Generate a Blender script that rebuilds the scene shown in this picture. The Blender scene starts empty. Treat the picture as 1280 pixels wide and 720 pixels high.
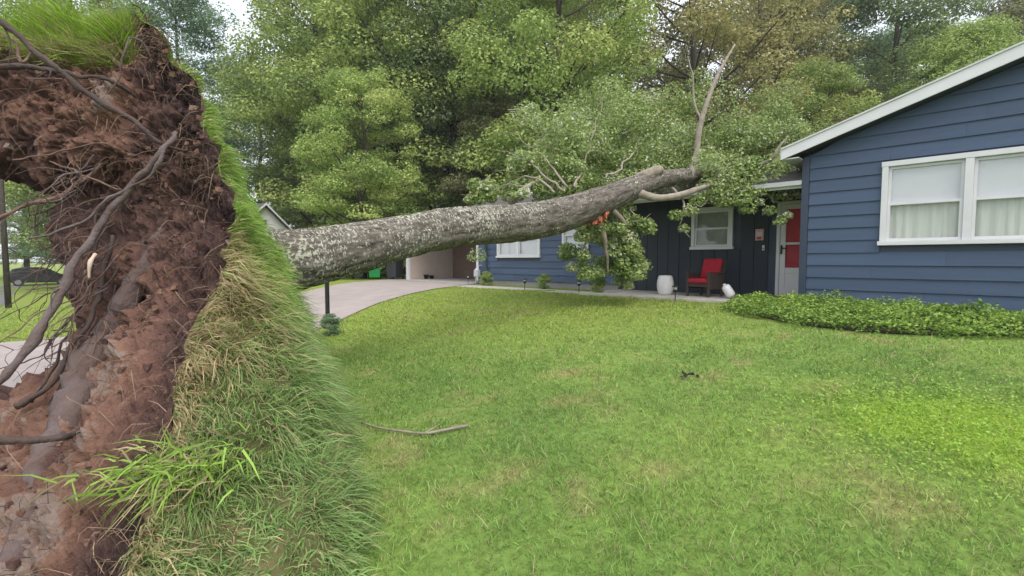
import bpy, math, random
import numpy as np
from mathutils import Matrix, Vector
R = math.radians
rng = np.random.default_rng(7)
random.seed(7)
SC = bpy.context.scene
COL = SC.collection

# ------------------------------------------------------------------ camera, sky, sun, exposure
EYE = 1.5
PITCH = 3.34
cd = bpy.data.cameras.new('camera'); cam = bpy.data.objects.new('camera', cd); COL.objects.link(cam)
cam.location = (0, 0, EYE); cam.rotation_euler = (R(90 - PITCH), 0, 0)
cd.sensor_width = 36; cd.lens = 36 * 600 / 1280; cd.clip_start = 0.05; cd.clip_end = 1500
SC.camera = cam
SUN_EL, SUN_AZ = 54, 155            # azimuth clockwise from +Y: the sun stands behind the camera, to its right
wd = bpy.data.worlds.new('World'); SC.world = wd; wd.use_nodes = True
wn = wd.node_tree; wn.nodes.clear()
sky = wn.nodes.new('ShaderNodeTexSky'); sky.sky_type = 'NISHITA'; sky.sun_disc = False
sky.sun_elevation = R(SUN_EL); sky.sun_rotation = R(SUN_AZ); sky.air_density = 1.0; sky.dust_density = 4.0; sky.ozone_density = 1.0
bgn = wn.nodes.new('ShaderNodeBackground'); bgn.inputs[1].default_value = 0.15
wo = wn.nodes.new('ShaderNodeOutputWorld')
# thin broken cloud over the whole sky: the clear sky mixed with cloud white by a noise over the sky's directions
wtc = wn.nodes.new('ShaderNodeTexCoord'); wns = wn.nodes.new('ShaderNodeTexNoise'); wns.inputs['Scale'].default_value = 2.2; wns.inputs['Detail'].default_value = 6
wmr = wn.nodes.new('ShaderNodeMapRange'); wmr.inputs[1].default_value = .3; wmr.inputs[2].default_value = .6; wmr.inputs[3].default_value = .55; wmr.inputs[4].default_value = .92
wmx = wn.nodes.new('ShaderNodeMix'); wmx.data_type = 'RGBA'; wmx.inputs[7].default_value = (4.6, 4.75, 5.0, 1)
wn.links.new(wtc.outputs['Generated'], wns.inputs['Vector']); wn.links.new(wns.outputs[0], wmr.inputs[0]); wn.links.new(wmr.outputs[0], wmx.inputs[0])
wn.links.new(sky.outputs[0], wmx.inputs[6]); wn.links.new(wmx.outputs[2], bgn.inputs[0]); wn.links.new(bgn.outputs[0], wo.inputs[0])
sl = bpy.data.lights.new('sun', 'SUN'); sl.energy = 1.2; sl.angle = R(45); sl.color = (1.0, 0.95, 0.87)
so = bpy.data.objects.new('sun', sl); COL.objects.link(so); so.location = (0, 0, 30)
_d = Vector((math.sin(R(SUN_AZ)) * math.cos(R(SUN_EL)), math.cos(R(SUN_AZ)) * math.cos(R(SUN_EL)), math.sin(R(SUN_EL))))
so.rotation_euler = _d.to_track_quat('Z', 'Y').to_euler()
SC.view_settings.view_transform = 'Standard'; SC.view_settings.look = 'None'
SC.view_settings.exposure = 1.12; SC.view_settings.gamma = 1.0
SC.render.engine = 'CYCLES'; SC.cycles.use_denoising = True
SC.cycles.max_bounces = 6; SC.cycles.transparent_max_bounces = 8

# ------------------------------------------------------------------ helpers
_cp, _sp = math.cos(R(PITCH)), math.sin(R(PITCH))
def at(x, y, Z):
    """world point that stands Z metres ahead and shows at photograph pixel x, y (1280 x 720)"""
    a, b = (x - 640) / 600, (360 - y) / 600
    yw = _cp + b * _sp; zw = b * _cp - _sp
    return np.array([a / yw * Z, Z, EYE + zw / yw * Z])
def sstep(a, b, v):
    t = np.clip((np.asarray(v, float) - a) / (b - a), 0, 1); return t * t * (3 - 2 * t)
def _hash(i, j, k, s):
    h = (i * 374761393 + j * 668265263 + k * 2147483647 + s * 974634777) & 0xFFFFFFFF
    h = ((h ^ (h >> 13)) * 1274126177) & 0xFFFFFFFF
    return ((h ^ (h >> 16)) & 0xFFFF) / 65535.0
def vnoise(P, s=0):
    P = np.asarray(P, float); I = np.floor(P).astype(np.int64); f = P - I; f = f * f * (3 - 2 * f)
    out = 0
    for dx in (0, 1):
        for dy in (0, 1):
            for dz in (0, 1):
                w = (f[..., 0] if dx else 1 - f[..., 0]) * (f[..., 1] if dy else 1 - f[..., 1]) * (f[..., 2] if dz else 1 - f[..., 2])
                out = out + w * _hash(I[..., 0] + dx, I[..., 1] + dy, I[..., 2] + dz, s)
    return out * 2 - 1
def fbm(P, o=4, s=0, g=0.5):
    a, t, n = 1.0, 0, 0
    P = np.asarray(P, float)
    for i in range(o):
        t = t + a * vnoise(P * 2 ** i, s + i); n += a; a *= g
    return t / n
def nz2(x, y, sc, s=0, o=3):
    return fbm(np.stack([np.asarray(x) * sc, np.asarray(y) * sc, np.zeros_like(np.asarray(x, float)) + .5], -1), o, s)
def nrm(v):
    v = np.asarray(v, float); return v / np.maximum(np.linalg.norm(v, axis=-1, keepdims=True), 1e-9)

def fast_mesh(name, V, F, smooth=False):
    V = np.ascontiguousarray(V, np.float32); F = np.ascontiguousarray(F, np.int32); k = F.shape[1]
    me = bpy.data.meshes.new(name)
    me.vertices.add(len(V)); me.vertices.foreach_set('co', V.ravel())
    me.loops.add(F.size); me.loops.foreach_set('vertex_index', F.ravel())
    me.polygons.add(len(F)); me.polygons.foreach_set('loop_start', np.arange(0, F.size, k, dtype=np.int32))
    me.polygons.foreach_set('use_smooth', np.full(len(F), smooth))
    me.update(calc_edges=True); return me
def attr(me, name, arr, typ='FLOAT', dom='POINT'):
    a = me.attributes.new(name, typ, dom); arr = np.ascontiguousarray(arr, np.float32)
    a.data.foreach_set({'FLOAT': 'value', 'FLOAT_COLOR': 'color', 'FLOAT_VECTOR': 'vector'}[typ], arr.ravel())
def link(name, me, mat=None, parent=None):
    o = bpy.data.objects.new(name, me); COL.objects.link(o)
    if mat is not None and me is not None and not me.materials: me.materials.append(mat)
    if parent is not None: o.parent = parent
    return o
def tag(o, label, cat, group=None, kind=None):
    if label: o['label'] = label
    if cat: o['category'] = cat
    if group: o['group'] = group
    if kind: o['kind'] = kind
    return o
def thing(name, label, cat, loc=(0, 0, 0), rz=0, group=None):
    o = bpy.data.objects.new(name, None); COL.objects.link(o); o.empty_display_size = .2
    o.location = tuple(float(v) for v in loc); o.rotation_euler = (0, 0, rz)
    return tag(o, label, cat, group)
class MB:
    def __init__(s): s.v = []; s.f = []
    def add(s, V, F):
        n = len(s.v); s.v += [tuple(map(float, p)) for p in V]; s.f += [tuple(i + n for i in f) for f in F]; return s
    def box(s, x0, x1, y0, y1, z0, z1):
        return s.add([(x0, y0, z0), (x1, y0, z0), (x1, y1, z0), (x0, y1, z0), (x0, y0, z1), (x1, y0, z1), (x1, y1, z1), (x0, y1, z1)],
                     [(0, 3, 2, 1), (4, 5, 6, 7), (0, 1, 5, 4), (1, 2, 6, 5), (2, 3, 7, 6), (3, 0, 4, 7)])
    def prism(s, poly, axis, a, b):
        """polygon in the two other axes, pushed from a to b along axis (0, 1, 2)"""
        n = len(poly); V = []
        for c in (a, b):
            for p, q in poly: V.append({0: (c, p, q), 1: (p, c, q), 2: (p, q, c)}[axis])
        return s.add(V, [tuple(range(n))[::-1], tuple(range(n, 2 * n))] + [(i, (i + 1) % n, n + (i + 1) % n, n + i) for i in range(n)])
    def tube(s, pts, rad, seg=8, cap=True):
        pts = np.asarray(pts, float); rad = np.broadcast_to(np.asarray(rad, float), (len(pts),))
        T = nrm(np.gradient(pts, axis=0)); ref = np.array([0, 0, 1.]) if abs(T[0][2]) < .9 else np.array([1., 0, 0])
        V = []; n = nrm(np.cross(T[0], ref))
        for i, p in enumerate(pts):
            n = nrm(n - T[i] * np.dot(n, T[i])); b = np.cross(T[i], n)
            for k in range(seg):
                a = 2 * math.pi * k / seg; V.append(p + rad[i] * (math.cos(a) * n + math.sin(a) * b))
        F = [(i * seg + k, i * seg + (k + 1) % seg, (i + 1) * seg + (k + 1) % seg, (i + 1) * seg + k) for i in range(len(pts) - 1) for k in range(seg)]
        if cap: F += [tuple(range(seg))[::-1], tuple((len(pts) - 1) * seg + k for k in range(seg))]
        return s.add(V, F)
    def lathe(s, prof, seg=20, c=(0, 0, 0)):
        V = [(c[0] + r * math.cos(2 * math.pi * k / seg), c[1] + r * math.sin(2 * math.pi * k / seg), c[2] + z) for r, z in prof for k in range(seg)]
        F = [(i * seg + k, i * seg + (k + 1) % seg, (i + 1) * seg + (k + 1) % seg, (i + 1) * seg + k) for i in range(len(prof) - 1) for k in range(seg)]
        F += [tuple(range(seg))[::-1], tuple((len(prof) - 1) * seg + k for k in range(seg))]
        return s.add(V, F)
    def mesh(s, name, smooth=False):
        me = bpy.data.meshes.new(name); me.from_pydata(s.v, [], s.f); me.update()
        if smooth: me.polygons.foreach_set('use_smooth', [True] * len(me.polygons))
        return me
    def build(s, name, mat, parent=None, smooth=False, bevel=0):
        o = link(name, s.mesh(name, smooth), mat, parent)
        if bevel:
            m = o.modifiers.new('bevel', 'BEVEL'); m.width = bevel; m.segments = 2; m.limit_method = 'ANGLE'
        return o
def spline(pts, n):
    """Catmull-Rom through the rows of pts, n samples"""
    P = np.asarray(pts, float); m = len(P); t = np.linspace(0, m - 1, n); i = np.clip(t.astype(int), 0, m - 2); f = (t - i)
    sh = (n,) + (1,) * (P.ndim - 1); f = f.reshape(sh)
    p0 = P[np.maximum(i - 1, 0)]; p1 = P[i]; p2 = P[i + 1]; p3 = P[np.minimum(i + 2, m - 1)]
    return .5 * (2 * p1 + (p2 - p0) * f + (2 * p0 - 5 * p1 + 4 * p2 - p3) * f ** 2 + (3 * p1 - p0 - 3 * p2 + p3) * f ** 3)

# ------------------------------------------------------------------ materials
def newmat(name):
    m = bpy.data.materials.new(name); m.use_nodes = True; nt = m.node_tree
    return m, nt, nt.nodes['Principled BSDF']
def N(nt, typ, **kw):
    n = nt.nodes.new(typ)
    for k, v in kw.items():
        if k.startswith('i_'):
            key = k[2:]; n.inputs[int(key) if key.isdigit() else key].default_value = v
        else: setattr(n, k, v)
    return n
def ramp(nt, fac, stops):
    r = N(nt, 'ShaderNodeValToRGB'); e = r.color_ramp.elements
    while len(e) < len(stops): e.new(.5)
    for x, (p, c) in zip(e, stops): x.position = p; x.color = tuple(c) + ((1,) if len(c) == 3 else ())
    nt.links.new(fac, r.inputs[0]); return r.outputs[0]
def M(name, c1, c2=None, scale=6, rough=.7, bump=0, bscale=40, stretch=(1, 1, 1), spec=.4, metal=0, detail=5):
    m, nt, p = newmat(name)
    p.inputs['Roughness'].default_value = rough; p.inputs['Metallic'].default_value = metal; p.inputs['Specular IOR Level'].default_value = spec
    tc = N(nt, 'ShaderNodeTexCoord'); mp = N(nt, 'ShaderNodeMapping'); mp.inputs['Scale'].default_value = stretch
    nt.links.new(tc.outputs['Object'], mp.inputs[0])
    if c2 is None: c2 = tuple(v * .86 for v in c1)
    n = N(nt, 'ShaderNodeTexNoise', i_Scale=scale, i_Detail=detail, i_Roughness=.6); nt.links.new(mp.outputs[0], n.inputs['Vector'])
    nt.links.new(ramp(nt, n.outputs[0], [(.32, c1), (.68, c2)]), p.inputs['Base Color'])
    if bump:
        b = N(nt, 'ShaderNodeTexNoise', i_Scale=bscale, i_Detail=6.0); nt.links.new(mp.outputs[0], b.inputs['Vector'])
        bn = N(nt, 'ShaderNodeBump', i_Strength=bump, i_Distance=.02); nt.links.new(b.outputs[0], bn.inputs['Height']); nt.links.new(bn.outputs[0], p.inputs['Normal'])
    return m
def leafmat(name, stops, rough=.5, trans=.35, attrname='var', color=False):
    m, nt, p = newmat(name)
    a = N(nt, 'ShaderNodeAttribute', attribute_name=attrname)
    c = a.outputs['Color'] if color else ramp(nt, a.outputs['Fac'], stops)
    nt.links.new(c, p.inputs['Base Color']); p.inputs['Roughness'].default_value = rough; p.inputs['Specular IOR Level'].default_value = .3
    t = N(nt, 'ShaderNodeBsdfTranslucent'); nt.links.new(c, t.inputs[0])
    mx = N(nt, 'ShaderNodeMixShader', i_0=trans); nt.links.new(p.outputs[0], mx.inputs[1]); nt.links.new(t.outputs[0], mx.inputs[2])
    nt.links.new(mx.outputs[0], nt.nodes['Material Output'].inputs[0]); return m
def attrmat(name, stops, attrname='var', rough=.9, bump=.5, bscale=60):
    m, nt, p = newmat(name); a = N(nt, 'ShaderNodeAttribute', attribute_name=attrname)
    tc = N(nt, 'ShaderNodeTexCoord'); n = N(nt, 'ShaderNodeTexNoise', i_Scale=22, i_Detail=6.0, i_Roughness=.7); nt.links.new(tc.outputs['Object'], n.inputs['Vector'])
    ad = N(nt, 'ShaderNodeMath', operation='MULTIPLY_ADD', i_1=.55, i_2=-.27); nt.links.new(n.outputs[0], ad.inputs[0])
    sm = N(nt, 'ShaderNodeMath', operation='ADD'); nt.links.new(a.outputs['Fac'], sm.inputs[0]); nt.links.new(ad.outputs[0], sm.inputs[1])
    nt.links.new(ramp(nt, sm.outputs[0], stops), p.inputs['Base Color']); p.inputs['Roughness'].default_value = rough; p.inputs['Specular IOR Level'].default_value = .2
    b = N(nt, 'ShaderNodeTexNoise', i_Scale=bscale, i_Detail=7.0, i_Roughness=.75); nt.links.new(tc.outputs['Object'], b.inputs['Vector'])
    bn = N(nt, 'ShaderNodeBump', i_Strength=1.0, i_Distance=.05); nt.links.new(b.outputs[0], bn.inputs['Height']); nt.links.new(bn.outputs[0], p.inputs['Normal'])
    return m
def glassmat(name, tint=(.99, 1.0, 1.0), refl=.03):
    m, nt, p = newmat(name); nt.nodes.remove(p)
    t = N(nt, 'ShaderNodeBsdfTransparent'); t.inputs[0].default_value = tint + (1,)
    g = N(nt, 'ShaderNodeBsdfGlossy'); g.inputs['Roughness'].default_value = .03
    f = N(nt, 'ShaderNodeFresnel', i_IOR=1.5); ad = N(nt, 'ShaderNodeMath', operation='ADD', i_1=refl); nt.links.new(f.outputs[0], ad.inputs[0])
    ge = N(nt, 'ShaderNodeNewGeometry'); inv = N(nt, 'ShaderNodeMath', operation='SUBTRACT', i_0=1.0); nt.links.new(ge.outputs['Backfacing'], inv.inputs[1])
    mu = N(nt, 'ShaderNodeMath', operation='MULTIPLY'); nt.links.new(ad.outputs[0], mu.inputs[0]); nt.links.new(inv.outputs[0], mu.inputs[1])     # only the outer face mirrors
    mx = N(nt, 'ShaderNodeMixShader'); nt.links.new(mu.outputs[0], mx.inputs[0]); nt.links.new(t.outputs[0], mx.inputs[1]); nt.links.new(g.outputs[0], mx.inputs[2])
    nt.links.new(mx.outputs[0], nt.nodes['Material Output'].inputs[0]); return m

m_blue = M('blue_siding_paint', (.050, .080, .140), (.060, .092, .158), 3, .55, .12, 30, (.3, .3, 6))
def vary(m, amt):
    nt = m.node_tree; p = nt.nodes['Principled BSDF']; l = p.inputs['Base Color'].links[0]; src = l.from_socket
    oi = N(nt, 'ShaderNodeObjectInfo'); mr_ = N(nt, 'ShaderNodeMapRange', i_3=1 - amt, i_4=1 + amt); nt.links.new(oi.outputs['Random'], mr_.inputs[0])
    hs = N(nt, 'ShaderNodeHueSaturation'); nt.links.new(mr_.outputs[0], hs.inputs['Value']); nt.links.new(src, hs.inputs['Color']); nt.links.new(hs.outputs[0], p.inputs['Base Color'])
vary(m_blue, .10)
m_bluetrim = M('blue_trim_paint', (.040, .057, .092), None, 5, .5)
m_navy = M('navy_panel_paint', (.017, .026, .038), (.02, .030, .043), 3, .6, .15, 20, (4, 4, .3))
m_white = M('white_paint', (.66, .66, .68), (.6, .6, .62), 2.5, .45, .05, 60)
m_offwhite = M('aged_white_paint', (.6, .6, .6), (.5, .5, .5), 4, .5)
m_shingle = M('grey_shingles', (.11, .105, .1), (.07, .068, .066), 25, .9, .5, 60)
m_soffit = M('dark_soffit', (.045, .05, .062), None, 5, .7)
m_conc = M('walk_concrete', (.5, .47, .43), (.38, .36, .33), 5, .85, .25, 60)
m_drive = M('driveway_concrete', (.36, .31, .3), (.29, .25, .24), 1.6, .9, .25, 70)
m_road = M('road_asphalt', (.16, .16, .165), (.11, .11, .115), 3, .9, .3, 80)
m_glass = glassmat('window_glass')
m_blind = M('white_blind', (.60, .59, .62), (.56, .55, .58), 2, .8)
m_curtain = M('cream_curtain', (.56, .57, .51), (.47, .49, .43), 4, .9, 0, 40, (8, 8, .3))
m_greyshade = M('grey_shade', (.3, .3, .28), (.2, .2, .19), 3, .9)
m_glassdoor = glassmat('door_glass', (.98, .98, .98), .0)
m_dark = M('dark_interior', (.012, .012, .014), None, 5, .9)
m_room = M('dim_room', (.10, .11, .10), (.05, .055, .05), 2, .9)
m_redpaint = M('red_door_paint', (.5, .014, .035), None, 5, .5)
m_red = M('red_cushion', (.42, .012, .03), (.34, .01, .025), 9, .8, .3, 120)
m_wicker = M('dark_wicker', (.045, .032, .028), (.07, .05, .042), 40, .6, .6, 120)
m_ceramic = M('white_ceramic', (.72, .71, .72), (.64, .63, .64), 6, .3)
m_black = M('black_metal', (.018, .018, .02), None, 9, .45)
m_pink = M('pink_plaque', (.5, .25, .25), (.55, .4, .38), 30, .6)
m_beige = M('beige_wall', (.5, .41, .35), (.45, .37, .32), 2, .8)
m_brown = M('brown_wall', (.16, .105, .085), (.12, .08, .066), 3, .8)
m_binblk = M('dark_bin_plastic', (.03, .033, .04), None, 6, .5)
m_bingrn = M('green_bin_plastic', (.02, .33, .10), None, 6, .5)
m_meter = M('grey_meter', (.5, .52, .55), None, 8, .5)
m_bark = M('tree_bark', (.075, .06, .05), (.035, .03, .026), 5, .9, .6, 18, (3, 3, .5))
m_limb = M('pale_limb_bark', (.32, .28, .23), (.18, .152, .12), 9, .85, .5, 40)
m_torn = M('torn_orange_wood', (.5, .13, .055), (.3, .13, .07), 12, .8, .5, 30)
m_cut = M('stub_wood', (.36, .22, .16), (.26, .16, .12), 12, .8)
m_car = M('black_car_paint', (.012, .013, .016), None, 3, .2, spec=.6)
m_carglass = M('car_glass', (.02, .025, .03), None, 3, .08, spec=.7)
m_tyre = M('tyre_rubber', (.02, .02, .02), None, 6, .8)
m_rim = M('grey_alloy', (.35, .35, .37), None, 6, .35, metal=.8)
m_lamp = M('car_lamp', (.5, .5, .5), None, 6, .2)
m_lampred = M('car_lamp_red', (.3, .01, .01), None, 6, .2)

# trunk bark with lichen, in the trunk's own straightened coordinates
def lichen_bark():
    m, nt, p = newmat('lichen_bark'); a = N(nt, 'ShaderNodeAttribute', attribute_name='bark'); v = a.outputs['Vector']
    al = N(nt, 'ShaderNodeAttribute', attribute_name='lichen')
    mp = N(nt, 'ShaderNodeMapping'); mp.inputs['Scale'].default_value = (1, 1, .3); nt.links.new(v, mp.inputs[0])
    n1 = N(nt, 'ShaderNodeTexNoise', i_Scale=16, i_Detail=7.0, i_Roughness=.7); nt.links.new(mp.outputs[0], n1.inputs['Vector'])
    base = ramp(nt, n1.outputs[0], [(.32, (.028, .025, .021)), (.5, (.115, .10, .086)), (.72, (.23, .205, .175))])
    mp2 = N(nt, 'ShaderNodeMapping'); mp2.inputs['Scale'].default_value = (.62, .62, 1); nt.links.new(v, mp2.inputs[0])
    n2 = N(nt, 'ShaderNodeTexNoise', i_Scale=36, i_Detail=4.0, i_Roughness=.6, i_Distortion=.4); nt.links.new(mp2.outputs[0], n2.inputs['Vector'])
    n3 = N(nt, 'ShaderNodeTexNoise', i_Scale=2.2, i_Detail=3.0); nt.links.new(v, n3.inputs['Vector'])
    s1 = N(nt, 'ShaderNodeMath', operation='MULTIPLY_ADD', i_1=.3); nt.links.new(n3.outputs[0], s1.inputs[0]); nt.links.new(n2.outputs[0], s1.inputs[2])
    s2 = N(nt, 'ShaderNodeMath', operation='ADD'); nt.links.new(s1.outputs[0], s2.inputs[0]); nt.links.new(al.outputs['Fac'], s2.inputs[1])
    fac = ramp(nt, s2.outputs[0], [(.715, (0, 0, 0)), (.755, (1, 1, 1))])
    n4 = N(nt, 'ShaderNodeTexNoise', i_Scale=30, i_Detail=3.0); nt.links.new(v, n4.inputs['Vector'])
    lc = ramp(nt, n4.outputs[0], [(.35, (.27, .275, .21)), (.65, (.45, .455, .38))])
    mx = N(nt, 'ShaderNodeMix', data_type='RGBA'); nt.links.new(fac, mx.inputs[0]); nt.links.new(base, mx.inputs[6]); nt.links.new(lc, mx.inputs[7])
    nt.links.new(mx.outputs[2], p.inputs['Base Color']); p.inputs['Roughness'].default_value = .9; p.inputs['Specular IOR Level'].default_value = .2
    n5 = N(nt, 'ShaderNodeTexNoise', i_Scale=34, i_Detail=7.0, i_Roughness=.7); nt.links.new(mp.outputs[0], n5.inputs['Vector'])
    bn = N(nt, 'ShaderNodeBump', i_Strength=.7, i_Distance=.03); nt.links.new(n5.outputs[0], bn.inputs['Height']); nt.links.new(bn.outputs[0], p.inputs['Normal'])
    return m
m_lichen = lichen_bark()
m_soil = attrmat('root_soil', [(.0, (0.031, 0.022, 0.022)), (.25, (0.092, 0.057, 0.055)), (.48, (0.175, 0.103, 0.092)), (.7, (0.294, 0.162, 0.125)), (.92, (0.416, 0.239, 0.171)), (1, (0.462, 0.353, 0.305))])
m_root = M('grey_root_bark', (.14, .115, .115), (.085, .054, .044), 8, .85, .6, 50)
m_rootburied = M('soil_caked_root_bark', (.13, .10, .098), (.10, .062, .05), 7, .9, .8, 30)
m_rootdark = M('dark_root_bark', (.04, .03, .029), (.085, .055, .044), 9, .8, .5, 50)
m_rootpink = M('pinkish_root_bark', (.2, .125, .095), (.12, .075, .06), 14, .85, .5, 50)
m_rootlet = leafmat('fine_roots', [(0, (.06, .038, .03)), (.6, (.17, .10, .07)), (1, (.42, .31, .22))], .9, 0)
m_grass = leafmat('grass_blades', None, .55, .3, 'tint', True)
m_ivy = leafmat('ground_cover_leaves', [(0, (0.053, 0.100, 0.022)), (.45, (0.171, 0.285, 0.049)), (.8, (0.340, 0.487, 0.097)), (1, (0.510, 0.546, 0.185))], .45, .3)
m_fallen = leafmat('fallen_crown_leaves', [(0, (0.104, 0.168, 0.042)), (.4, (0.229, 0.315, 0.088)), (.75, (0.414, 0.491, 0.196)), (1, (0.559, 0.559, 0.512))], .55, .3)
LEAF = {
 'maple': leafmat('maple_leaves', [(0, (0.129, 0.186, 0.058)), (.5, (0.305, 0.400, 0.120)), (1, (0.596, 0.620, 0.214))]),
 'bright': leafmat('bright_leaves', [(0, (0.146, 0.223, 0.062)), (.5, (0.352, 0.474, 0.132)), (1, (0.620, 0.620, 0.237))]),
 'dark': leafmat('dark_leaves', [(0, (0.095, 0.144, 0.063)), (.5, (0.204, 0.275, 0.114)), (1, (0.376, 0.469, 0.186))]),
 'blue': leafmat('blue_green_leaves', [(0, (0.084, 0.146, 0.081)), (.5, (0.176, 0.281, 0.150)), (1, (0.312, 0.444, 0.241))]),
 'yellow': leafmat('yellowing_leaves', [(0, (0.154, 0.154, 0.058)), (.45, (0.324, 0.324, 0.127)), (.8, (0.529, 0.466, 0.214)), (1, (0.620, 0.517, 0.298))]),
 'olive': leafmat('olive_leaves', [(0, (0.101, 0.119, 0.053)), (.5, (0.222, 0.237, 0.107)), (1, (0.381, 0.381, 0.193))]),
}
m_ground = None

# ------------------------------------------------------------------ ground
def g(X, Y):
    X = np.asarray(X, float); Y = np.asarray(Y, float)
    d = (X + Y) * .7071
    z = .6 * sstep(1.0, 9.8, d) - .85 * sstep(-9, -36, X) * 1.0
    return z + .02 * nz2(X, Y, .5, 3)
DRIVE_R = np.array([(-1.15, 18.4), (-2.2, 15.6), (-3.3, 12.7), (-3.7, 9.8), (-4.1, 7.6), (-5.0, 5.6), (-5.9, 4.5)])
DRIVE_L = np.array([(-5.4, 22.3), (-6.6, 18.5), (-7.3, 14.5), (-8.0, 11.2), (-8.9, 8.9), (-10.6, 7.8), (-12.0, 10.4)])
BED = np.array([(3.75, 8.7), (3.85, 7.6), (4.1, 7.0), (4.45, 6.5), (4.95, 6.05), (5.5, 5.85), (6.2, 5.65), (7.2, 4.8), (8.6, 3.6), (10.4, 4.2), (5.50, 9.14), (4.9, 9.6), (4.3, 9.3)])
def inpoly(x, y, P):
    x = np.asarray(x); c = np.zeros(x.shape, bool); n = len(P)
    for i in range(n):
        x0, y0 = P[i]; x1, y1 = P[(i + 1) % n]
        if y0 == y1: continue
        c ^= ((y0 > y) != (y1 > y)) & (x < (x1 - x0) * (y - y0) / (y1 - y0) + x0)
    return c
DRIVE_POLY = np.concatenate([DRIVE_R, DRIVE_L[::-1]])
def lawn_tint(X, Y):
    """the lawn's own colour: green with drier, browner and clover-bright patches"""
    n1 = nz2(X, Y, .55, 11); n2 = nz2(X, Y, 2.2, 21); n3 = nz2(X, Y, 7, 31)
    base = np.array([.26, .39, .095]); deep = np.array([.175, .295, .075]); dry = np.array([.40, .33, .18]); lime = np.array([.42, .62, .08]); yel = np.array([.31, .40, .085])
    w = np.clip(.5 + n1 * 1.1 + n2 * .5, 0, 1)[..., None]
    c = base * w + deep * (1 - w)
    far = sstep(5.5, 9.5, Y)[..., None] * .75; c = c * (1 - far) + yel * far
    p = sstep(.12, .5, n2 * .75 + n3 * .45 + .18 * np.exp(-((X - .7) / 1.6) ** 2 - ((Y - 3.6) / 1.3) ** 2) - .05)[..., None] * .55
    c = c * (1 - p) + dry * p
    q = (np.exp(-((X - 3.35) / .8) ** 2 - ((Y - 3.55) / .75) ** 2) * 1.5 + n2 * .5 + n3 * .2)
    q = sstep(.3, 1.25, q)[..., None] * .75
    return c * (1 - q) + lime * q
def axis(a, b, lo, hi, fine, grow=1.35):
    c = list(np.arange(lo, hi + 1e-6, fine)); s = fine
    while c[-1] < b: s *= grow; c.append(c[-1] + s)
    s = fine
    while c[0] > a: s *= grow; c.insert(0, c[0] - s)
    return np.array(c)
gx = axis(-420, 420, -14, 11, .2); gy = axis(-160, 420, -3, 22, .2)
GX, GY = np.meshgrid(gx, gy); nx, ny = len(gx), len(gy)
V = np.stack([GX, GY, g(GX, GY)], -1).reshape(-1, 3)
I = np.arange(nx * ny).reshape(ny, nx)
F = np.stack([I[:-1, :-1], I[:-1, 1:], I[1:, 1:], I[1:, :-1]], -1).reshape(-1, 4)
me = fast_mesh('ground', V, F, True)
t = lawn_tint(GX, GY) * .8
attr(me, 'tint', np.concatenate([t.reshape(-1, 3), np.ones((nx * ny, 1))], 1), 'FLOAT_COLOR')
m_ground, nt, p = newmat('lawn_ground'); a = N(nt, 'ShaderNodeAttribute', attribute_name='tint')
tc = N(nt, 'ShaderNodeTexCoord'); n = N(nt, 'ShaderNodeTexNoise', i_Scale=14, i_Detail=8.0, i_Roughness=.7); nt.links.new(tc.outputs['Object'], n.inputs['Vector'])
mx = N(nt, 'ShaderNodeMix', data_type='RGBA', blend_type='MULTIPLY', i_0=1.0); nt.links.new(a.outputs['Color'], mx.inputs[6])
nt.links.new(ramp(nt, n.outputs[0], [(.3, (.55, .5, .45)), (.7, (1.15, 1.15, 1.05))]), mx.inputs[7]); nt.links.new(mx.outputs[2], p.inputs['Base Color'])
p.inputs['Roughness'].default_value = .95; p.inputs['Specular IOR Level'].default_value = .1
bn = N(nt, 'ShaderNodeBump', i_Strength=.6, i_Distance=.05); nt.links.new(n.outputs[0], bn.inputs['Height']); nt.links.new(bn.outputs[0], p.inputs['Normal'])
tag(link('ground', me, m_ground), 'green lawn sloping gently up to the house', None, kind='structure')

# driveway: a ribbon laid on the ground
nr = 60; L_ = spline(DRIVE_L, nr); R_ = spline(DRIVE_R, nr); k = np.linspace(0, 1, 30)
P2 = L_[:, None, :] * (1 - k[None, :, None]) + R_[:, None, :] * k[None, :, None]
V = np.concatenate([P2, (g(P2[..., 0], P2[..., 1]) + .02)[..., None]], -1).reshape(-1, 3)
I = np.arange(nr * 30).reshape(nr, 30); F = np.stack([I[:-1, :-1], I[1:, :-1], I[1:, 1:], I[:-1, 1:]], -1).reshape(-1, 4)
tag(link('driveway', fast_mesh('driveway', V, F, True), m_drive), 'pale pinkish concrete driveway', None, kind='structure')
# street running past the front of the yard
k = np.linspace(-90, 60, 220); w = np.linspace(-8.4, -.9, 14)
A, B = np.meshgrid(k, w, indexing='ij'); X = (A + B) * .7071; Y = (-A + B) * .7071
V = np.stack([X, Y, g(X, Y) + .02], -1).reshape(-1, 3); I = np.arange(len(k) * 14).reshape(len(k), 14)
F = np.stack([I[:-1, :-1], I[1:, :-1], I[1:, 1:], I[:-1, 1:]], -1).reshape(-1, 4)
tag(link('street', fast_mesh('street', V, F, True), m_road), 'grey asphalt street', None, kind='structure')

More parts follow.
